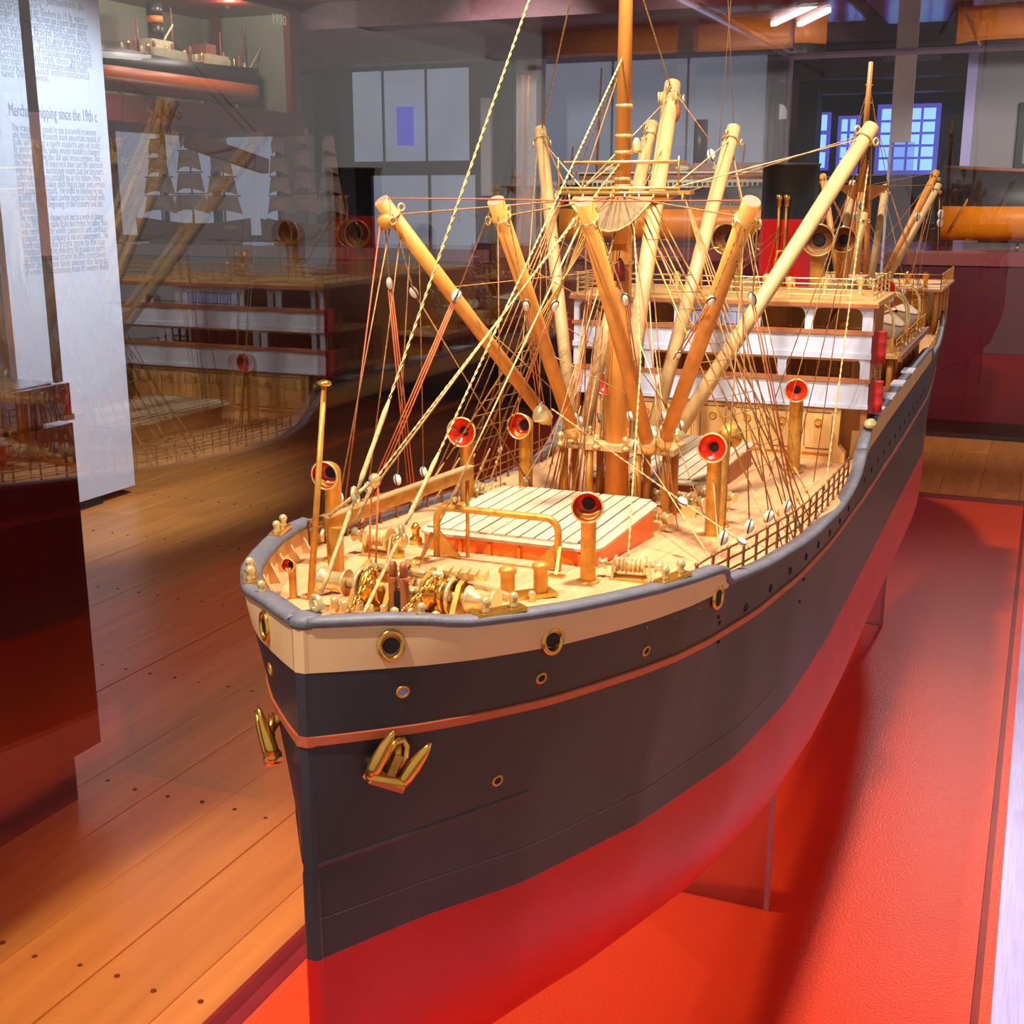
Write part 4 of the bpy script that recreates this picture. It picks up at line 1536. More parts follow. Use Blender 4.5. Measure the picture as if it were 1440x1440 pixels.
MY = 1.305
mzb = dz(MY)
fm0, fm1, fm2 = V((CXS, MY, mzb)), V((CXS, MY, 1.56)), V((CXS, MY, 2.03))
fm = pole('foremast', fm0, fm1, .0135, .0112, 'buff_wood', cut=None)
part('mast_step', MB().lathe(fm0, (0, 0, 1), [(.022, 0), (.022, .003), (.0165, .008), (.0145, .012)], 18), 'brass', fm, loc=fm0)
tm0 = V((CXS + .001, MY - .004, 1.50))
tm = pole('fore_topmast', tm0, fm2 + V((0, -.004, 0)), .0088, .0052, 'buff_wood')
for py in (150, 192, 215, 252, 262, 368):
    q = onX(880, py, CXS)
    if q.z > 1.5:
        band(tm0, fm2, (q.z - tm0.z) / (fm2.z - tm0.z), .0084, tm)
    else:
        band(fm0, fm1, (q.z - fm0.z) / (fm1.z - fm0.z), .0122, fm)
q = onY(893, 215, MY)
part('mast_lamp_bracket', MB().bar(V((CXS, MY - .006, q.z)), V((q.x + .004, MY - .012, q.z)), .003, .0025), 'dull_brass', ship, loc=q)
part('mast_lamp', MB().lathe(q + V((.004, -.008, 0)), (0, 0, 1), [(.0055, 0), (.0045, .003), (.0055, .009), (.0035, .012), (.002, .015)], 12), 'pale_brass', ship, loc=q)
# the lamp of darker wood on the lower mast
q = onX(874, 372, CXS)
part('mast_bell', MB().lathe(V((CXS + .004, MY - .0165, q.z - .016)), (0, 0, 1), [(.0065, 0), (.0062, .010), (.0045, .018), (.0012, .024)], 14), 'dark_red', ship, loc=(CXS, MY - .015, q.z))

# crosstrees: rails, platform bars, net
ct = onY(870, 268, MY).z
for py, r_, x0, x1, yo in ((228, .0014, 793, 953, -.02), (265, .0015, 788, 956, -.018), (272, .0019, 787, 955, -.012)):
    a, b = onY(x0, py + 1, MY + yo), onY(x1, py - 2, MY + yo)
    a.z = b.z = (a.z + b.z) / 2
    part('crosstree_rail', MB().tube(a, b, r_, n=8), 'pale_brass', ship, loc=a)
    if py != 265:
        part('crosstree_rail', MB().tube(a + V((0, .036, 0)), b + V((0, .036, 0)), r_, n=8), 'brass', ship, loc=a)
part('crosstree', MB().box((CXS, MY + .004, ct - .002), (.150, .016, .004)), 'golden_wood', ship, loc=(CXS, MY, ct))
for x in (-.066, .066):
    part('crosstree_stanchion', MB().tube((CXS + x, MY - .018, ct), (CXS + x, MY - .02, ct + .034), .0011, n=6), 'brass', ship)
    part('cheek_bracket', MB().prism([(CXS + x * .95, MY, ct - .004), (CXS + (.012 if x > 0 else -.012), MY, ct - .004), (CXS + (.012 if x > 0 else -.012), MY, ct - .026)], (0, .003, 0)), 'golden_wood', ship)
rows = []
for i in range(9):
    t = i / 8
    x = -.044 + .088 * t
    dp = .030 * (1 - (2 * t - 1) ** 2) + .006
    rows.append([(CXS - .004 + x, MY - .020 - .004 * k, ct - .006 - dp * k / 3) for k in range(4)])
part('canvas_dodger', MB().grid(rows), 'net_cloth', ship)
part('dodger_rope', MB().path([V(r_[-1]) for r_ in rows], .0013, 6), 'pale_rope', ship)
for k in range(10):
    x = -.07 + .14 * k / 9
    part('shackle_eye', MB().torus((CXS + x, MY - .016, ct - .007), (1, .3, 0), .0034, .0011, 10, 5), 'pale_brass', ship)

# mast table with goosenecks
tz = 1.2795
mtb = part('mast_table', MB().bb((CXS - .064, MY - .024, tz - .003), (CXS + .072, MY + .024, tz + .004)), 'pale_wood', ship, loc=(CXS, MY, tz))
for x in (-.056, -.026, .03, .062):
    for yo in (-.018, .018):
        part('table_leg', MB().tube((CXS + x, MY + yo, dz(MY)), (CXS + x, MY + yo, tz - .003), .0042, n=10), 'golden_wood', mtb, loc=(CXS + x, MY + yo, dz(MY)))
for x in (-.058, -.040, -.016, .018, .040, .062):
    for yo in (-.026, .022):
        c = V((CXS + x, MY + yo, tz))
        part('gooseneck', MB().lathe(c, (0, 0, 1), [(.0045, 0), (.0045, .003), (.0028, .004), (.0028, .009), (.0042, .010), (.0036, .014), (.001, .016)], 10), 'pale_brass', mtb, loc=c)

# ------------------------------------------------------------------ booms
BOOMS = []


def boom(tip, Yt, heel, Yh, r, m_, head=True):
    a, b = onY(*heel, Yh), onY(*tip, Yt)
    o = pole('boom', a, b, r * .92, r, m_)
    d = (b - a).normalized()
    L = (b - a).length
    if head:
        c = b - d * .019
        part('head_strap', MB().torus(c, d, r * 1.10, r * .17, 14, 6), 'pale_brass', o, loc=a)
        u, w_, _ = basis(d)
        for k in range(3):
            e = c + (u * math.cos(2.1 * k + .4) + w_ * math.sin(2.1 * k + .4)) * r * 1.6
            part('head_eye', MB().torus(e, u, r * .45, r * .15, 10, 5), 'pale_brass', o, loc=a)
    part('heel_fitting', MB().lathe(a - d * .012, d, [(r * .35, 0), (r * .55, .004), (r * 1.08, .008), (r * 1.1, .020), (r * .98, .022)], 14), 'pale_brass', o, loc=a)
    BOOMS.append((a, b))
    return o


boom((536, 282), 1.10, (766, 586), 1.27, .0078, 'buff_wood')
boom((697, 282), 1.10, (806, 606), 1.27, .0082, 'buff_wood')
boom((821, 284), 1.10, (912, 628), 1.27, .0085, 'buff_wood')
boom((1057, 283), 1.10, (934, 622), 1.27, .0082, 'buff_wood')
boom((760, 182), 1.60, (806, 606), 1.335, .0082, 'pale_wood')
boom((917, 174), 1.60, (820, 612), 1.335, .0082, 'pale_wood')
boom((946, 118), 1.62, (872, 632), 1.335, .0105, 'pale_wood')
boom((1032, 180), 1.60, (916, 614), 1.335, .0088, 'pale_wood')
boom((1226, 178), 1.60, (948, 616), 1.335, .0095, 'pale_wood')
# jumbo boom head gear
q = onY(945, 128, 1.61)
part('boom_head_rack', MB().bb((q.x - .014, 1.596, q.z - .012), (q.x + .010, 1.602, q.z - .002)), 'pale_brass', ship)
for k in range(6):
    part('rack_pin', MB().tube((q.x - .013 + .0045 * k, 1.595, q.z - .016), (q.x - .013 + .0045 * k, 1.595, q.z - .002), .0011, n=6), 'pale_rope', ship)
part('jumbo_block', MB().ball(q + V((.004, -.010, -.026)), .011, 12, 8, (1, .7, 1.35)), 'brown_wood', ship)


# ------------------------------------------------------------------ rigging
def rope(p, q, r=.0008, m_='rope', sag=0.0):
    p, q = V(p), V(q)
    if sag:
        pts = [p.lerp(q, k / 8) + V((0, 0, -sag * 4 * (k / 8) * (1 - k / 8))) for k in range(9)]
        return part('rigging_rope', MB().path(pts, r, 5), m_, ship, loc=p)
    return part('rigging_rope', MB().tube(p, q, r, n=5), m_, ship, loc=p)


def twist(p, q, r=.0009, m_='pale_rope'):
    r *= .82
    """laid rope: two strands round each other"""
    p, q = V(p), V(q)
    u, w_, d = basis(q - p)
    L = (q - p).length
    n = int(max(12, min(220, L / .0032)))
    m = MB()
    for ph in (0, PI):
        m.path([p + d * (L * k / n) + u * (r * .75 * math.cos(ph + k * 1.25)) + w_ * (r * .75 * math.sin(ph + k * 1.25)) for k in range(n + 1)], r * .72, 4)
    return part('laid_rope', m, m_, ship, loc=p)


def block(c, d=(0, 0, 1), s=.0062):
    c = V(c)
    q_ = V(d).to_track_quat('Z', 'X').to_matrix()
    o = part('pulley_block', MB().ball(c, s, 12, 8, (.85, .62, 1.2), q_), 'block_white', ship, loc=c)
    pts = [c + q_ @ V((0, s * .66 * math.cos(2 * PI * k / 14), s * 1.26 * math.sin(2 * PI * k / 14))) for k in range(14)]
    part('strap', MB().path(pts, s * .13, 5, closed=True), 'block_strap', o, loc=c)
    return o


def turnbuckle(p, q, r=.0022):
    r *= .62
    p, q = V(p), V(q)
    return part('turnbuckle', MB().lathe(p, q - p, [(r * .5, 0), (r, (q - p).length * .15), (r * .8, (q - p).length * .5), (r, (q - p).length * .85), (r * .5, (q - p).length)], 8), 'pale_rope', ship, loc=p)


# forestays from the stem head
e1 = V((CXS + .003, Y0 + .016, 1.287))
e2 = V((CXS + .014, .705, 1.268))
part('stay_eye', MB().torus(e1 + V((0, 0, .003)), (.4, 1, 0), .0050, .0021, 12, 6).lathe(e1 + V((0, 0, -.0055)), (0, 0, 1), [(.010, 0), (.009, .002), (.004, .003)], 12), 'pale_brass', ship)
part('stay_eye', MB().torus(e2, (.4, 1, 0), .0042, .0018, 12, 6), 'pale_brass', ship)
fz = V((CXS, MY - .008, 2.005))
t_ = .10
turnbuckle(e1.lerp(fz, .012), e1.lerp(fz, .085), .0028)
part('shackle_ring', MB().torus(e1.lerp(fz, .088), (1, .3, .2), .0058, .0017, 12, 6), 'pale_brass', ship)
turnbuckle(e1.lerp(fz, .094), e1.lerp(fz, .17), .0032)
twist(e1.lerp(fz, .17), fz, .0011)
f2 = onX(878, 84, CXS) + V((0, -.008, 0))
turnbuckle(e2, e2.lerp(f2, .10), .0026)
part('shackle_ring', MB().torus(e2.lerp(f2, .11), (1, .3, .2), .0050, .0015, 12, 6), 'pale_brass', ship)
turnbuckle(e2.lerp(f2, .12), e2.lerp(f2, .22), .0030)
twist(e2.lerp(f2, .22), f2, .0010)
twist(hd, f2 + V((.003, 0, -.1)), .0009)
b3 = BOOMS[2][1] + V((-.006, 0, -.012))
rope(hd + V((.004, 0, 0)), b3, .0009, 'pale_rope')
rope(V((hd.x + .012, .86, dz(.86))), b3 + V((.004, 0, -.006)), .0009, 'pale_rope')
# guys, falls, pendants of the forward booms
tips = [b[1] for b in BOOMS]
wire = [onY(545, 279, 1.10), onY(697, 280, 1.10), onY(822, 283, 1.10), onY(1050, 282, 1.10)]
for a, b in zip(wire, wire[1:]):
    rope(a, b, .0007, 'red_rope')
PYL = lambda x, y, Y: onY(x, y, Y)


def railpt(y, sd, up=.004):
    z = lerp(RAIL, y)
    return V((CXS + sd * (hb(y, z) - .014), y, dz(y, .2) + up))


def guy(tipq, blk, end, Yb, ms=('pale_rope', 'rope', 'red_rope'), n=2, s=.0056):
    """twisted pendant from the boom head to a block, then the falls to the deck"""
    c = PYL(*blk, Yb)
    end = V(end)
    twist(tipq, c, .0008, ms[0])
    block(c, end - c, s)
    for k in range(n):
        o_ = V(((k - (n - 1) / 2) * .0042, 0, 0))
        rope(c + o_ * .5, end + o_, .0008, ms[1 + k % 2])
    block(end + (c - end).normalized() * .012, end - c, s * .8)


guy(PYL(551, 298, 1.10), (582, 411), PYL(747, 685, 1.28), 1.14, n=1)
guy(PYL(690, 294, 1.10), (642, 416), railpt(1.06, -1), 1.10, ('rope', 'red_rope', 'red_rope'), 3)
guy(PYL(714, 298, 1.10), (740, 429), PYL(762, 580, 1.26), 1.14, n=3)
guy(PYL(836, 306, 1.10), (880, 421), PYL(905, 600, 1.26), 1.14, n=2)
guy(PYL(1050, 300, 1.10), (1000, 423), PYL(950, 505, 1.24), 1.14, n=2)
guy(PYL(815, 303, 1.10), (780, 430), PYL(700, 640, 1.27), 1.14, n=2)
guy(PYL(776, 575, 1.20), (960, 706), PYL(1056, 770, 1.045), 1.10, ('pale_rope', 'pale_rope', 'rope'), 1)
guy(PYL(540, 298, 1.10), (548, 398), railpt(1.20, -1), 1.12, ('rope', 'red_rope', 'red_rope'), 3)
guy(PYL(1066, 304, 1.10), (1058, 420), railpt(1.30, 1), 1.16, n=2)
rope(PYL(537, 298, 1.10), railpt(1.02, -1), .0008, 'red_rope')
rope(PYL(700, 300, 1.10), PYL(704, 690, 1.18), .0007, 'rope')
rope(PYL(824, 300, 1.10), PYL(822, 640, 1.25), .0007, 'rope')
part('cargo_purchase', MB().ball(PYL(541, 312, 1.10), .0085, 12, 8, (1, .6, 1)), 'golden_wood', ship)
part('cargo_bell', MB().lathe(PYL(761, 592, 1.22), (0, 0, 1), [(.0100, 0), (.0096, .004), (.0080, .012), (.0045, .0165), (.001, .018)], 16), 'pale_brass', ship)
# running lines from mid mast to the winches
twist(onX(885, 256, CXS) + V((.006, -.01, 0)), PYL(901, 508, 1.16), .0009)
twist(PYL(901, 508, 1.16), V((-.3135, 1.0, dz(1.0) + .014)), .0009)
for px, py, Y, tx, ty, tY in ((868, 300, 1.29, 800, 700, 1.22), (874, 300, 1.29, 745, 715, 1.18), (886, 300, 1.29, 955, 705, 1.2), (860, 470, 1.29, 705, 712, 1.16), (895, 470, 1.29, 1000, 705, 1.22), (905, 640, 1.27, 1010, 780, 1.05), (1000, 640, 1.28, 1060, 800, 1.03)):
    c = PYL(tx, ty, tY)
    lim_ = hb(tY, lerp(RAIL, tY)) - .018
    c.x = max(CXS - lim_, min(CXS + lim_, c.x))
    rope(PYL(px, py, Y), V((c.x, tY, dz(tY, c.x - CXS) + .006)), .0007, random.choice(['rope', 'pale_rope', 'red_rope']))
# rope falls hanging in bundles at the mast table
for i in range(26):
    x = CXS + random.choice([-1, 1]) * random.uniform(.018, .082)
    y = MY + random.uniform(-.045, .035)
    z0 = random.uniform(1.30, 1.50)
    rope((CXS + (x - CXS) * .55, MY + (y - MY) * .3, z0), (x, y, dz(y, x - CXS) + .004), .0007, random.choice(['rope', 'red_rope', 'pale_rope', 'rope']))
for i in range(12):
    x = CXS + random.choice([-1, 1]) * random.uniform(.02, .075)
    y = MY + random.uniform(-.03, .03)
    block((x, y, random.uniform(1.285, 1.32)), (random.uniform(-.4, .4), 0, 1), .0046)
# thin lines between the booms
for a, b in ((0, 1), (1, 2), (2, 3), (4, 6), (6, 8), (5, 7)):
    p0, p1 = BOOMS[a], BOOMS[b]
    rope(p0[0].lerp(p0[1], random.uniform(.3, .6)), p1[0].lerp(p1[1], random.uniform(.1, .35)), .0006, 'rope')
    rope(p0[0].lerp(p0[1], random.uniform(.6, .9)), fm0.lerp(fm1, random.uniform(.5, .98)), .0006, 'rope')
for b in BOOMS[:4]:
    rope(b[1] + (b[0] - b[1]).normalized() * .018, V((CXS, MY - .012, ct - .006)), .0008, 'rope')
for k, b in enumerate(BOOMS[4:]):
    rope(b[1] + (b[0] - b[1]).normalized() * .018, V((CXS + (.05 if b[1].x > CXS else -.05), MY + .012, ct + .002)), .0008, 'pale_rope')
    for q in range(2):
        e = V((CXS + (1 if k > 2 else -1) * random.uniform(.10, .19), 1.52 + .1 * random.random(), 0))
        e.z = dz(e.y, e.x - CXS) + .004
        rope(b[1] + (b[0] - b[1]).normalized() * .02, e, .0007, random.choice(['rope', 'pale_rope']))
# boom to boom and stays running aft
rope(onY(960, 272, 1.55), onY(1212, 190, 1.60), .0008, 'rope')
twist(onY(945, 128, 1.61), onY(892, -40, 1.35), .0009)
rope(onY(1000, 200, 1.58), onY(948, 128, 1.6), .0008)
block(onY(1000, 218, 1.58), (.3, 0, -1), .0062)
rope(onY(1000, 218, 1.58), onY(1062, 385, 1.6), .0008)
rope(onY(760, 190, 1.60), V((CXS, MY, 2.0)), .001, 'pale_rope')
rope(onY(762, 190, 1.60), onY(798, 268, 1.34), .0008)
rope(onY(757, 190, 1.60), railpt(1.50, -1), .0008, 'pale_rope')
twist(onX(878, 84, CXS), onY(790, 290, 1.36), .0008, 'rope')
rope(onX(877, 84, CXS), railpt(1.40, -1), .0008, 'rope')
rope(onY(1226, 200, 1.60), onY(1222, 300, 1.62), .0009, 'pale_rope')
twist(onY(1222, 225, 1.60), onY(1160, 690, 1.44), .0010, 'pale_rope')
for px, py, tx, ty in ((1228, 196, 1120, 640), (1224, 200, 1090, 560)):
    rope(onY(px, py, 1.6), onY(tx, ty, 1.66), .0007)
rope(V((onY(1004, -60, 1.62).x, 1.62, 1.999)), onY(1032, 182, 1.60), .0004, 'rope')
rope(V((onY(1040, -60, 1.7).x, 1.70, 1.999)), onY(1010, 220, 1.66), .0004, 'rope')
# shrouds both sides, set up with deadeyes
for sd in (-1, 1):
    for k in range(5):
        y = 1.20 + .055 * k
        foot = railpt(y, sd, .002)
        head = V((CXS + sd * (.008 + .006 * k), MY, ct - .008))
        rope(foot.lerp(head, .17), head, .0010, 'rope' if k % 2 else 'dull_brass')
        turnbuckle(foot, foot.lerp(head, .16), .0021)
        part('deadeye', MB().lathe(foot.lerp(head, .08), (1, .2, .1), [(.0026, -.0015), (.0034, 0), (.0026, .0015)], 10), 'dull_brass', ship)
    for k in range(4):
        y = 1.22 + .05 * k
        foot = railpt(y, sd, .002)
        rope(foot, V((CXS + sd * .066, MY, ct)), .0008, 'rope')
    for k in range(4):
        foot = railpt(1.02 + .07 * k, sd, .03)
        block(foot + V((0, 0, .012)), (.2 * sd, 0, 1), .0054)
        rope(foot + V((0, 0, .012)), BOOMS[3 if sd > 0 else 0][1].lerp(BOOMS[3 if sd > 0 else 0][0], .06 + .05 * k), .0007, 'rope')
# ratlines on the shrouds
for sd in (-1, 1):
    for k in range(14):
        t = .2 + .052 * k
        a = railpt(1.20, sd).lerp(V((CXS + sd * .008, MY, ct - .008)), t)
        b = railpt(1.42, sd).lerp(V((CXS + sd * .032, MY, ct - .008)), t)
        rope(a, b, .0005, 'rope')


# ------------------------------------------------------------------ railings
def railing(pts, h, rails=3, m_='brown_wood', r=.0010, post=.0014, zf=None):
    pts = [V(p) for p in pts]
    m = MB()
    for k in range(rails):
        hh = h * (k + 1) / rails
        m.path([p + V((0, 0, hh)) for p in pts], r, 6)
    o = part('railing', m, m_, ship, loc=pts[0])
    for p in pts:
        part('stanchion', MB().lathe(p, (0, 0, 1), [(post * 1.5, 0), (post, .0015), (post, h * .64), (post * 1.5, h * .66), (post, h * .69), (post, h * .97), (post * 1.7, h), (post, h * 1.05)], 7), m_, o, loc=p)
    return o


for sd in (-1, 1):
    ys = [.955 + .0405 * k for k in range(18)]
    railing([railpt(y, sd, 0) for y in ys], .031, 3, 'rail_bronze')

# ------------------------------------------------------------------ bridge
BY = 1.745
BX0, BX1 = CXS - .2145, CXS + .2145
br_ = part('bridge_house', MB().bb((CXS - .172, BY + .004, dz(BY) - .02), (CXS + .172, BY + .17, 1.268)), 'tan_wood', ship, loc=(CXS, BY, 1.18))
# panelled doors with portholes on the front
for k in range(7):
    x = CXS - .150 + .050 * k
    part('door_panel', MB().bb((x - .021, BY + .0015, 1.200), (x + .021, BY + .005, 1.262)), 'tan_wood', br_, loc=(x, BY, 1.2))
    for a, b in (((x - .0165, 1.206), (x + .0165, 1.206)), ((x - .0165, 1.257), (x + .0165, 1.257)), ((x - .0185, 1.209), (x - .0185, 1.254)), ((x + .0185, 1.209), (x + .0185, 1.254))):
        part('panel_line', MB().tube((a[0], BY + .0012, a[1]), (b[0], BY + .0012, b[1]), .00055, n=5), 'block_strap', br_, loc=(x, BY, 1.2))
    pt_ = part('porthole', MB().torus((x, BY, 1.244), (0, 1, 0), .0046, .0011, 14, 6), 'dull_brass', br_, loc=(x, BY, 1.244))
    part('glass', MB().lathe((x, BY + .001, 1.244), (0, -1, 0), [(.0042, 0), (.004, .001)], 12), 'golden_wood', br_, loc=(x, BY, 1.244))
for sd in (-1, 1):
    part('corner_knee', MB().prism([(CXS + sd * .172, BY + .002, 1.187), (CXS + sd * .172, BY + .002, 1.266), (CXS + sd * .180, BY + .002, 1.266), (CXS + sd * .178, BY + .002, 1.212), (CXS + sd * .188, BY + .002, 1.200), (CXS + sd * .188, BY + .002, 1.187)], (0, .02, 0)), 'tan_wood', br_, loc=(CXS, BY, 1.2))
    part('side_post', MB().bb((CXS + sd * .206, BY + .002, dz(BY, .2)), (CXS + sd * .214, BY + .012, 1.268)), 'brown_wood', ship)
    part('side_screen', MB().bb((CXS + sd * .172, BY + .045, dz(BY, .2) - .004), (CXS + sd * .206, BY + .055, 1.2635)), 'tan_wood', ship)
    part('side_shutter', MB().bb((CXS + sd * .2120, BY + .030, dz(BY, .2)), (CXS + sd * .2150, BY + .16, 1.266)), 'block_strap', ship)


def front_opening_wall(nm, x0, x1, z0, z1, cuts, m_, y=BY, th=.004, rad=.006):
    """a white wall pierced by round-cornered openings, built as pillars and corner fillets"""
    xs = sorted(cuts)
    edges = [x0] + [e for c in xs for e in c] + [x1]
    for a, b in zip(edges[::2], edges[1::2]):
        pts = [V((a, y, z0)), V((b, y, z0))]
        for xc, s_, lim in ((b, 1, x1), (a, -1, x0)):
            arc = [V((xc, y, z1 - rad))]
            for k in range(1, 5):
                an = PI / 2 * k / 5
                arc.append(V((xc + s_ * rad * (1 - math.cos(an)), y, z1 - rad + rad * math.sin(an))))
            arc.append(V((xc + s_ * rad, y, z1)))
            if abs(xc - lim) < 1e-6:
                arc = [V((xc, y, z1))]
            pts += arc if s_ > 0 else arc[::-1]
        part(nm, MB().prism(pts, (0, th, 0)), m_, ship, loc=((a + b) / 2, y, z0))


# lower tier
part('bridge_deck', MB().bb((BX0, BY + .003, 1.2635), (BX1, BY + .22, 1.2675)), 'tan_wood', ship)
part('bridge_screen', MB().bb((BX0, BY, 1.2685), (BX1, BY + .004, 1.3015)), 'white_paint', ship)
part('screen_ledge', MB().bb((BX0 - .001, BY - .003, 1.2655), (BX1 + .001, BY + .004, 1.2705)), 'white_paint', ship)
part('teak_rail', MB().bb((BX0 - .002, BY - .003, 1.3015), (BX1 + .002, BY + .007, 1.3065)), 'brown_wood', ship)
cut = [(-.205, -.104), (-.092, .089), (.101, .2015)]
front_opening_wall('screen_pillar', BX0, BX1, 1.3065, 1.334, [(CXS + a, CXS + b) for a, b in cut], 'white_paint', rad=.009)
part('cabin', MB().bb((CXS - .100, BY + .07, 1.2675), (CXS + .085, BY + .19, 1.333)), 'brown_wood', ship)
part('rear_wall', MB().bb((CXS - .206, BY + .205, 1.2675), (CXS + .206, BY + .211, 1.330)), 'tan_wood', ship)
part('rear_wall', MB().bb((CXS - .206, BY + .190, 1.334), (CXS + .206, BY + .196, 1.4045)), 'tan_wood', ship)
for x in (-.08, -.03, .03, .08):
    part('cabin_door', MB().bb((CXS + x - .014, BY + .067, 1.270), (CXS + x + .014, BY + .071, 1.325)), 'brown_wood' if abs(x) > .05 else 'golden_wood', ship)
# upper tier
part('bridge_deck', MB().bb((BX0, BY + .003, 1.330), (BX1, BY + .20, 1.334)), 'tan_wood', ship)
part('screen_ledge', MB().bb((BX0 - .001, BY - .003, 1.334), (BX1 + .001, BY + .004, 1.3415)), 'white_paint', ship)
part('bridge_screen', MB().bb((BX0, BY, 1.3415), (BX1, BY + .004, 1.3665)), 'white_paint', ship)
part('teak_rail', MB().bb((BX0 - .002, BY - .003, 1.3665), (BX1 + .002, BY + .007, 1.372)), 'brown_wood', ship)
cut = [(-.2065, -.1345), (-.1235, -.062), (.062, .1235), (.1345, .2005)]
front_opening_wall('screen_pillar', BX0, BX1, 1.372, 1.4015, [(CXS + a, CXS + b) for a, b in cut], 'white_paint', rad=.011)
for k in range(5):
    x = CXS - .044 + .0215 * k
    f = part('wheelhouse_window', MB().bb((x - .0088, BY - .0012, 1.3745), (x + .0088, BY + .001, 1.3925)), 'block_strap', ship)
    part('pane', MB().bb((x - .0080, BY - .0018, 1.3755), (x + .0080, BY - .0002, 1.3915)), 'pane_blue', f)
part('wheelhouse', MB().bb((CXS - .075, BY + .05, 1.334), (CXS + .075, BY + .17, 1.4015)), 'golden_wood', ship)
part('lintel', MB().bb((BX0, BY, 1.4015), (BX1, BY + .004, 1.4045)), 'white_paint', ship)
for sd in (-1, 1):
    x = CXS + sd * .2145
    part('end_screen', MB().bb((x - .002, BY + .004, 1.334), (x + .002, BY + .05, 1.3665)), 'brown_wood', ship)
    part('end_screen', MB().bb((x - .002, BY + .004, 1.372), (x + .002, BY + .016, 1.4015)), 'brown_wood', ship)
    part('end_screen', MB().bb((x - .002, BY + .004, 1.2675), (x + .002, BY + .06, 1.3015)), 'brown_wood', ship)
    part('end_screen', MB().bb((x - .002, BY + .004, 1.3065), (x + .002, BY + .02, 1.334)), 'brown_wood', ship)
    for zc, nm in ((1.2825, 'signal_red'), (1.350, 'signal_red')):
        b_ = part('lamp_board', MB().bb((x + sd * .001, BY - .002, zc - .022), (x + sd * .008, BY + .014, zc + .022)), 'dark_red', ship)
        part('side_lamp', MB().lathe((x + sd * .013, BY + .002, zc - .020), (0, 0, 1), [(.0062, 0), (.0062, .010), (.0068, .0115), (.0062, .013), (.0062, .026), (.0068, .0275), (.0062, .029), (.0062, .040), (.0066, .041), (.0066, .043)], 14), nm, b_)
    for yy in (.17, .195):
        part('table_column', MB().tube((CXS + sd * .19, BY + yy, dz(BY + yy, .19)), (CXS + sd * .19, BY + yy, 1.264), .004), 'golden_wood', ship)
# gear seen in the openings
for k in range(5):
    x = CXS + .108 + .017 * k
    part('cabin_post', MB().tube((x, BY + .11, 1.2675), (x, BY + .11, 1.330), .0026, n=8), 'golden_wood', ship)
for sd in (-1, 1):
    railing([(CXS + sd * (.118 + .02 * k), BY + .12, 1.2675) for k in range(5)], .034, 4, 'dull_brass')
    railing([(CXS + sd * (.085 + .026 * k), BY + .10, 1.334) for k in range(5)], .032, 4, 'pale_brass')
    part('telegraph', MB().lathe((CXS + sd * .165, BY + .06, 1.334), (0, 0, 1), [(.006, 0), (.003, .004), (.003, .03), (.007, .034), (.007, .043), (.003, .046)], 12), 'dull_brass', ship)
    part('ladder', MB().bar((CXS + sd * .12, BY + .13, 1.334), (CXS + sd * .15, BY + .15, 1.40), .012, .003), 'golden_wood', ship)
# roof with rails
part('bridge_roof', MB().bb((BX0 - .004, BY - .006, 1.4045), (BX1 + .006, BY + .20, 1.4115)), 'tan_wood', ship)
part('roof_edge', MB().bb((BX0 - .005, BY - .0075, 1.4035), (BX1 + .007, BY - .0055, 1.4085)), 'brown_wood', ship)
rp_ = [(BX0 + .004 + (BX1 - BX0 - .008) * k / 12, BY + .004, 1.4115) for k in range(13)]
railing(rp_, .029, 4, 'pale_brass', .0010, .0012)
for sd in (-1, 1):
    x = BX1 - .003 if sd > 0 else BX0 + .003
    railing([(x, BY + .004 + .045 * k, 1.4115) for k in range(5)], .029, 4, 'pale_brass', .0010, .0012)
for k in range(9):
    x = CXS - .18 + .045 * k
    c = (x, BY + .05 + .03 * (k % 3), 1.4115)
    part('roof_lamp', MB().lathe(c, (0, 0, 1), [(.006, 0), (.003, .004), (.003, .016), (.006, .018), (.0055, .024), (.002, .028)], 10), 'pale_brass', ship)
# awning frame and boat shaped covers on the monkey island
part('compass_binnacle', MB().lathe((CXS, BY + .10, 1.4115), (0, 0, 1), [(.012, 0), (.009, .006), (.008, .026), (.012, .03), (.009, .042), (.003, .048)], 16), 'dull_brass', ship)
for x in (-.06, .05):
    a = V((CXS + x, BY + .14, 1.4115))
    part('davit', MB().path([a, a + V((0, 0, .045)), a + V((.004, 0, .058)), a + V((.016, 0, .062)), a + V((.034, 0, .062))], .0016, 6), 'brass', ship)

# ------------------------------------------------------------------ amidships house, funnel, boats
EZ = 1.284
part('boat_deck', MB().bb((CXS - .203, 2.22, EZ - .006), (CXS + .203, 2.74, EZ)), 'tan_wood', ship)
for sd in (-1, 1):
    part('deck_edge', MB().bb((CXS + sd * .203, 2.215, EZ - .010), (CXS + sd * .208, 2.745, EZ + .001)), 'brown_wood', ship)
    for k in range(7):
        y = 2.24 + .08 * k
        part('deck_pillar', MB().tube((CXS + sd * .188, y, dz(y, .188)), (CXS + sd * .188, y, EZ - .006), .0055, n=10), 'golden_wood', ship)
    part('side_house', MB().bb((CXS + sd * .10, 2.25, dz(2.25, .1) - .01), (CXS + sd * .165, 2.72, EZ - .006)), 'golden_wood', ship)
part('engine_casing', MB().bb((CXS - .095, 2.05, dz(2.05) - .01), (CXS + .095, 2.58, 1.392)), 'golden_wood', ship)
part('casing_top', MB().bb((CXS - .100, 2.045, 1.392), (CXS + .100, 2.585, 1.398)), 'tan_wood', ship)
FY = 2.24
fz0, fz1, fzt = 1.398, onX(1105, 308, CXS).z, onX(1105, 230, CXS).z
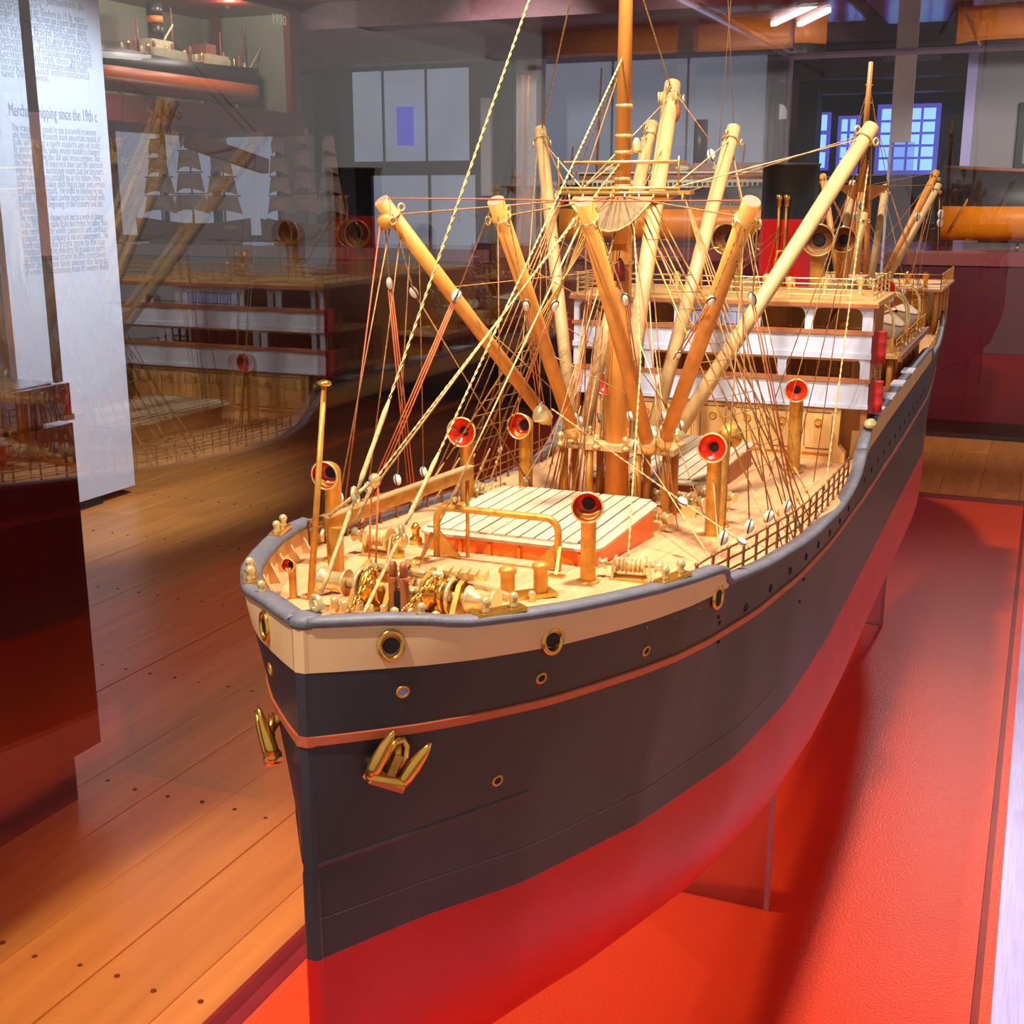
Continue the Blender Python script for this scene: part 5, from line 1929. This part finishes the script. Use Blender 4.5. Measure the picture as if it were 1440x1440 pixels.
fn = part('funnel', MB().lathe((CXS, FY, fz0), (0, 0, 1), [(.0485, 0), (.0480, fz1 - fz0)], 32, False), 'funnel_red', ship, loc=(CXS, FY, fz0))
part('funnel_top', MB().lathe((CXS, FY, fz1), (0, 0, 1), [(.0480, 0), (.0480, fzt - fz1 - .004), (.0495, fzt - fz1 - .003), (.0495, fzt - fz1), (.044, fzt - fz1), (.044, fzt - fz1 - .05)], 32, False), 'black_paint', fn, loc=(CXS, FY, fz1))
part('rim', MB().torus((CXS, FY, fzt), (0, 0, 1), .049, .0012, 32, 6), 'rail_grey', fn, loc=(CXS, FY, fzt))
part('funnel_disc', MB().lathe((CXS, FY, fzt - .05), (0, 0, 1), [(.0445, 0), (.0445, .001)], 32), 'dark_hole', fn, loc=(CXS, FY, fzt))  # dark disc closing the funnel below its rim
for px in (1094, 1104):
    c = onY(px, 330, FY - .055)
    part('steam_pipe', MB().path([V((c.x, c.y, 1.398)), V((c.x, c.y, 1.490)), V((c.x, c.y, 1.545))], .0024, 8), 'dull_brass', fn, loc=(c.x, c.y, 1.398))
    part('whistle', MB().lathe((c.x, c.y, 1.530), (0, 0, 1), [(.0024, 0), (.004, .003), (.004, .012), (.0055, .014), (.0055, .020), (.002, .023)], 10), 'brass', fn, loc=(c.x, c.y, 1.53))
    twist(onY(px + 2, 322, FY - .06), onY(1040, 372 + (px - 1094), 1.90), .0006, 'rope')
for a in (0.4, 1.4, 2.6, 3.6, 4.6, 5.7):
    c = V((CXS + .05 * math.cos(a), FY + .05 * math.sin(a), fz1 - .004))
    rope(c, (CXS + .19 * math.cos(a), FY + .22 * math.sin(a), EZ + .002), .0007, 'rope')
    part('funnel_eye', MB().torus(c, (math.sin(a), math.cos(a), 0), .003, .0009, 8, 5), 'pale_brass', fn, loc=c)
for sd in (1, -1):
    x = CXS + sd * .073
    vent((x, 2.13, 1.398), (x, 2.13, 1.478), (sd * .1 if sd > 0 else -.1, -1, .02), .0125, .0255, 'golden_wood', 'model_brown', True)
    x = CXS + sd * .070
    vent((x, 2.42, 1.398), (x, 2.42, 1.470), (sd * .1, -1, .02), .012, .023, 'golden_wood', 'model_brown', True)
    railing([(CXS + sd * .198, 2.225 + .064 * k, EZ) for k in range(9)], .026, 3, 'dull_brass')


def lifeboat(x, y, z, L=.17, W=.033, sd=1):
    c = V((x, y, z))
    rows = []
    for i in range(15):
        t = i / 14
        f = max(.03, math.sin(PI * t)) ** .62
        sh = .012 * (2 * t - 1) ** 2
        rows.append([(x + W * f * math.sin(a) * (1 if abs(a) < 1.57 else 1), y - L / 2 + L * t, z + .030 + sh - .030 * f * math.cos(a)) for a in [-PI / 2 + PI * k / 10 for k in range(11)]])
    o = part('lifeboat', MB().grid(rows), 'boat_white', ship, loc=c)
    g = MB()
    for s_ in (0, 10):
        g.path([V(r[s_]) for r in rows], .0016, 6)
    part('gunwale', g, 'brown_wood', o, loc=c)
    cov = []
    for i in range(15):
        t = i / 14
        f = max(.03, math.sin(PI * t)) ** .62
        sh = .012 * (2 * t - 1) ** 2
        cov.append([(x + W * f * .96 * k / 4, y - L / 2 + L * t, z + .031 + sh + .008 * f * (1 - (k / 4) ** 2)) for k in range(-4, 5)])
    part('canvas_cover', MB().grid(cov), 'hatch_board', o, loc=c)
    for k in (-.3, .3):
        part('chock', MB().prism([(x - W * .8, y + k * L, EZ), (x + W * .8, y + k * L, EZ), (x + W * .6, y + k * L, z + .014), (x, y + k * L, z + .004), (x - W * .6, y + k * L, z + .014)], (0, .004, 0)), 'golden_wood', o, loc=c)
    for k in (-.62, .62):
        a = V((x + sd * .026, y + k * L, EZ))
        part('boat_davit', MB().path([a, a + V((0, 0, .04)), a + V((-sd * .002, 0, .062)), a + V((-sd * .010, 0, .078)), a + V((-sd * .024, 0, .086)), a + V((-sd * .036, 0, .084))], .0026, 8), 'pale_brass', ship, loc=a)
        block(a + V((-sd * .034, 0, .074)), (0, 0, 1), .005)
        rope(a + V((-sd * .034, 0, .072)), V((x, y + k * L * .6, z + .04)), .0008, 'pale_rope')


for sd in (1, -1):
    lifeboat(CXS + sd * .162, 2.36, EZ + .008, sd=sd)
    lifeboat(CXS + sd * .162, 2.61, EZ + .008, sd=sd)
    # gangway davits on the lower deck
    a = V((CXS + sd * .196, 1.93, dz(1.93, .19)))
    part('davit', MB().path([a, a + V((0, 0, .08)), a + V((sd * .003, 0, .10)), a + V((sd * .001, 0, .118))], .003, 8, rs=[.0045, .0032, .0028, .002]), 'pale_brass', ship, loc=a)
    railing([(CXS + sd * .207, BY + .02 + .03 * k, 1.2675) for k in range(6)], .030, 3, 'dull_brass')

# ------------------------------------------------------------------ after well deck, mainmast
Y2 = 3.15
m20 = V((CXS, Y2, dz(Y2)))
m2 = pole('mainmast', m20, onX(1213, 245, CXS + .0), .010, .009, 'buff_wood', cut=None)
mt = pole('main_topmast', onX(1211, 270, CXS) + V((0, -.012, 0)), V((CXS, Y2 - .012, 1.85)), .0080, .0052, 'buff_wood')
for z in (1.62, 1.66, 1.70, 1.76, 1.80):
    band(V((CXS, Y2 - .012, 1.56)), V((CXS, Y2 - .012, 1.85)), (z - 1.56) / .29, .0082, mt)
zc = onY(1213, 262, Y2).z
part('crosstree', MB().bb((CXS - .062, Y2 - .016, zc - .003), (CXS + .062, Y2 + .016, zc + .003)), 'golden_wood', ship)
part('crosstree_rail', MB().tube((CXS - .058, Y2 - .016, zc + .026), (CXS + .046, Y2 - .016, zc + .026), .0014, n=6), 'brass', ship)
for sd in (-1, 1):
    part('cheek_bracket', MB().prism([(CXS + sd * .058, Y2 - .014, zc - .003), (CXS + sd * .010, Y2 - .014, zc - .003), (CXS + sd * .016, Y2 - .014, zc - .034)], (0, .028, 0)), 'golden_wood', ship)
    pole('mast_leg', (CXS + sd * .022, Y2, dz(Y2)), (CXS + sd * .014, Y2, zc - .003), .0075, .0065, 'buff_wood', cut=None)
    rope((CXS, Y2 - .012, 1.77), (CXS + sd * .19, Y2 + .1, dz(Y2, .18) + .01), .0009)
    rope((CXS, Y2 - .012, 1.80), (CXS + sd * .058, Y2 - .012, zc), .0008)
    for k in range(3):
        rope((CXS + sd * .058, Y2, zc), (CXS + sd * .19, Y2 - .05 + .05 * k, dz(Y2, .18) + .005), .0008)
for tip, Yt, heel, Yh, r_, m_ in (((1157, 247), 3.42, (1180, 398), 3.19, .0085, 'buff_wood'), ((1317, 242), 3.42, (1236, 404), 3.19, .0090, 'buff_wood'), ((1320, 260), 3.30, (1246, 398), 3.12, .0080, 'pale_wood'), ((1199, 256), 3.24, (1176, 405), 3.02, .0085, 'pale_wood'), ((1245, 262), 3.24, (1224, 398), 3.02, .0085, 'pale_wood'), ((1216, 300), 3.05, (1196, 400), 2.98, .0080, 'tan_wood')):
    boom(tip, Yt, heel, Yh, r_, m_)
for b in BOOMS[9:]:
    for q in range(2):
        e = V((CXS + random.choice([-1, 1]) * random.uniform(.10, .17), 3.0 + .3 * random.random(), 0))
        e.z = dz(e.y, e.x - CXS) + .004
        rope(b[1] + (b[0] - b[1]).normalized() * .02, e, .0008, random.choice(['rope', 'pale_rope', 'red_rope']))
    rope(b[1], V((CXS, Y2, zc)), .0008)
for px, py in ((1210, 288), (1203, 304), (1323, 301), (1322, 313), (1290, 305)):
    block(onY(px, py, 3.1), (0, 0, 1), .0085)
rope(onY(1322, 262, 3.3), onY(1318, 372, 3.2), .001, 'rope')

# poop house with platform and rails
PZ = 1.332
part('poop_house', MB().bb((CXS - .160, 3.22, dz(3.3) - .02), (CXS + .160, 3.55, PZ - .006)), 'golden_wood', ship)
part('poop_platform', MB().bb((CXS - .196, 3.18, PZ - .006), (CXS + .196, 3.58, PZ)), 'tan_wood', ship)
railing([(CXS - .192 + .032 * k, 3.185, PZ) for k in range(13)], .034, 3, 'brass', .0012)
for sd in (-1, 1):
    railing([(CXS + sd * .192, 3.185 + .055 * k, PZ) for k in range(8)], .034, 3, 'brass', .0012)
    for k in range(4):
        part('deck_pillar', MB().tube((CXS + sd * .182, 3.2 + .11 * k, dz(3.3, .18) - .01), (CXS + sd * .182, 3.2 + .11 * k, PZ - .006), .006, n=8), 'golden_wood', ship)
    for r_ in range(6):
        part('ladder_rung', MB().tube((CXS + sd * .155, 3.17, 1.255 + .013 * r_), (CXS + sd * .130, 3.17, 1.255 + .013 * r_), .0012, n=6), 'pale_brass', ship)
    for q in (.155, .130):
        part('ladder_side', MB().tube((CXS + sd * q, 3.17, dz(3.17) - .002), (CXS + sd * q, 3.17, PZ), .0016, n=6), 'brass', ship)
    railing([V((CXS + sd * (hb(y, rail_z(y)) - .010), y, dz(y, .19))) for y in [2.72 + .06 * k for k in range(8)]], .040, 3, 'brass')
    vent((CXS + sd * .09, 2.98, dz(2.98)), (CXS + sd * .09, 2.98, 1.345), (sd * .1, -1, 0), .011, .020, 'golden_wood', 'cowl_red')
    for k in range(6):
        y = 2.74 + .06 * k
        c = V((CXS + sd * .15, y, dz(y, .15)))
        part('deck_pump', MB().lathe(c, (0, 0, 1), [(.007, 0), (.007, .010), (.004, .013), (.004, .03), (.007, .033), (.003, .042)], 10), 'brass', ship, loc=c)
winch((CXS + .05, 3.0, dz(3.0, .05)), .1, .04, .010)
winch((CXS - .05, 3.0, dz(3.0, .05)), -.1, .04, .010)
part('poop_skylight', MB().prism([(CXS - .05, 3.3, PZ), (CXS + .05, 3.3, PZ), (CXS, 3.3, PZ + .028)], (0, .12, 0)), 'brown_wood', ship)
for k in range(8):
    part('poop_lamp', MB().lathe((CXS - .15 + .043 * k, 3.24, PZ), (0, 0, 1), [(.008, 0), (.004, .006), (.004, .022), (.009, .025), (.007, .034), (.002, .038)], 10), 'brass', ship)
# rudder and propeller at the stern
part('rudder', MB().prism([(CXS - .004, 3.90, .87), (CXS - .004, 3.975, .88), (CXS - .004, 3.985, 1.06), (CXS - .004, 3.92, 1.10)], (.008, 0, 0)), 'hull_red', ship)
pc = V((CXS, 3.83, .94))
pr_ = part('propeller', MB().lathe(pc - V((0, .015, 0)), (0, 1, 0), [(.012, 0), (.014, .015), (.006, .035)], 12), 'brass', ship, loc=pc)
for k in range(4):
    a = PI / 2 * k + .4
    R_ = Mx.Rotation(a, 3, 'Y')
    part('blade', MB().prism([pc + R_ @ V((-.008, -.004, .01)), pc + R_ @ V((.008, .004, .01)), pc + R_ @ V((.018, .008, .045)), pc + R_ @ V((.006, .004, .062)), pc + R_ @ V((-.014, -.006, .045))], R_ @ V((0, .003, 0))), 'brass', pr_, loc=pc)

# ------------------------------------------------------------------ clear stands under the keel
for k, y in enumerate((1.62, 2.95)):
    for sd in (1, -1):
        pass
    z1_ = ZK
    lab = ('clear acrylic support blade under the ship model, nearer the bow', 'clear acrylic support blade under the ship model, nearer the stern')[k]
    q = onZ(1078, 1282, BZ)
    x = -.285 if k == 0 else -.30
    o = thing('acrylic_support', lab, 'support', (CXS, y, BZ), 'acrylic supports under the ship model')
    part('blade', MB().bb((CXS - .135, y - .005, BZ + .001), (CXS + .135, y + .005, ZK + .004)), 'glass_seam', o)
    part('polished_edge', MB().bb((CXS + .135, y - .005, BZ + .001), (CXS + .142, y + .005, ZK + .012)), 'acrylic', o)
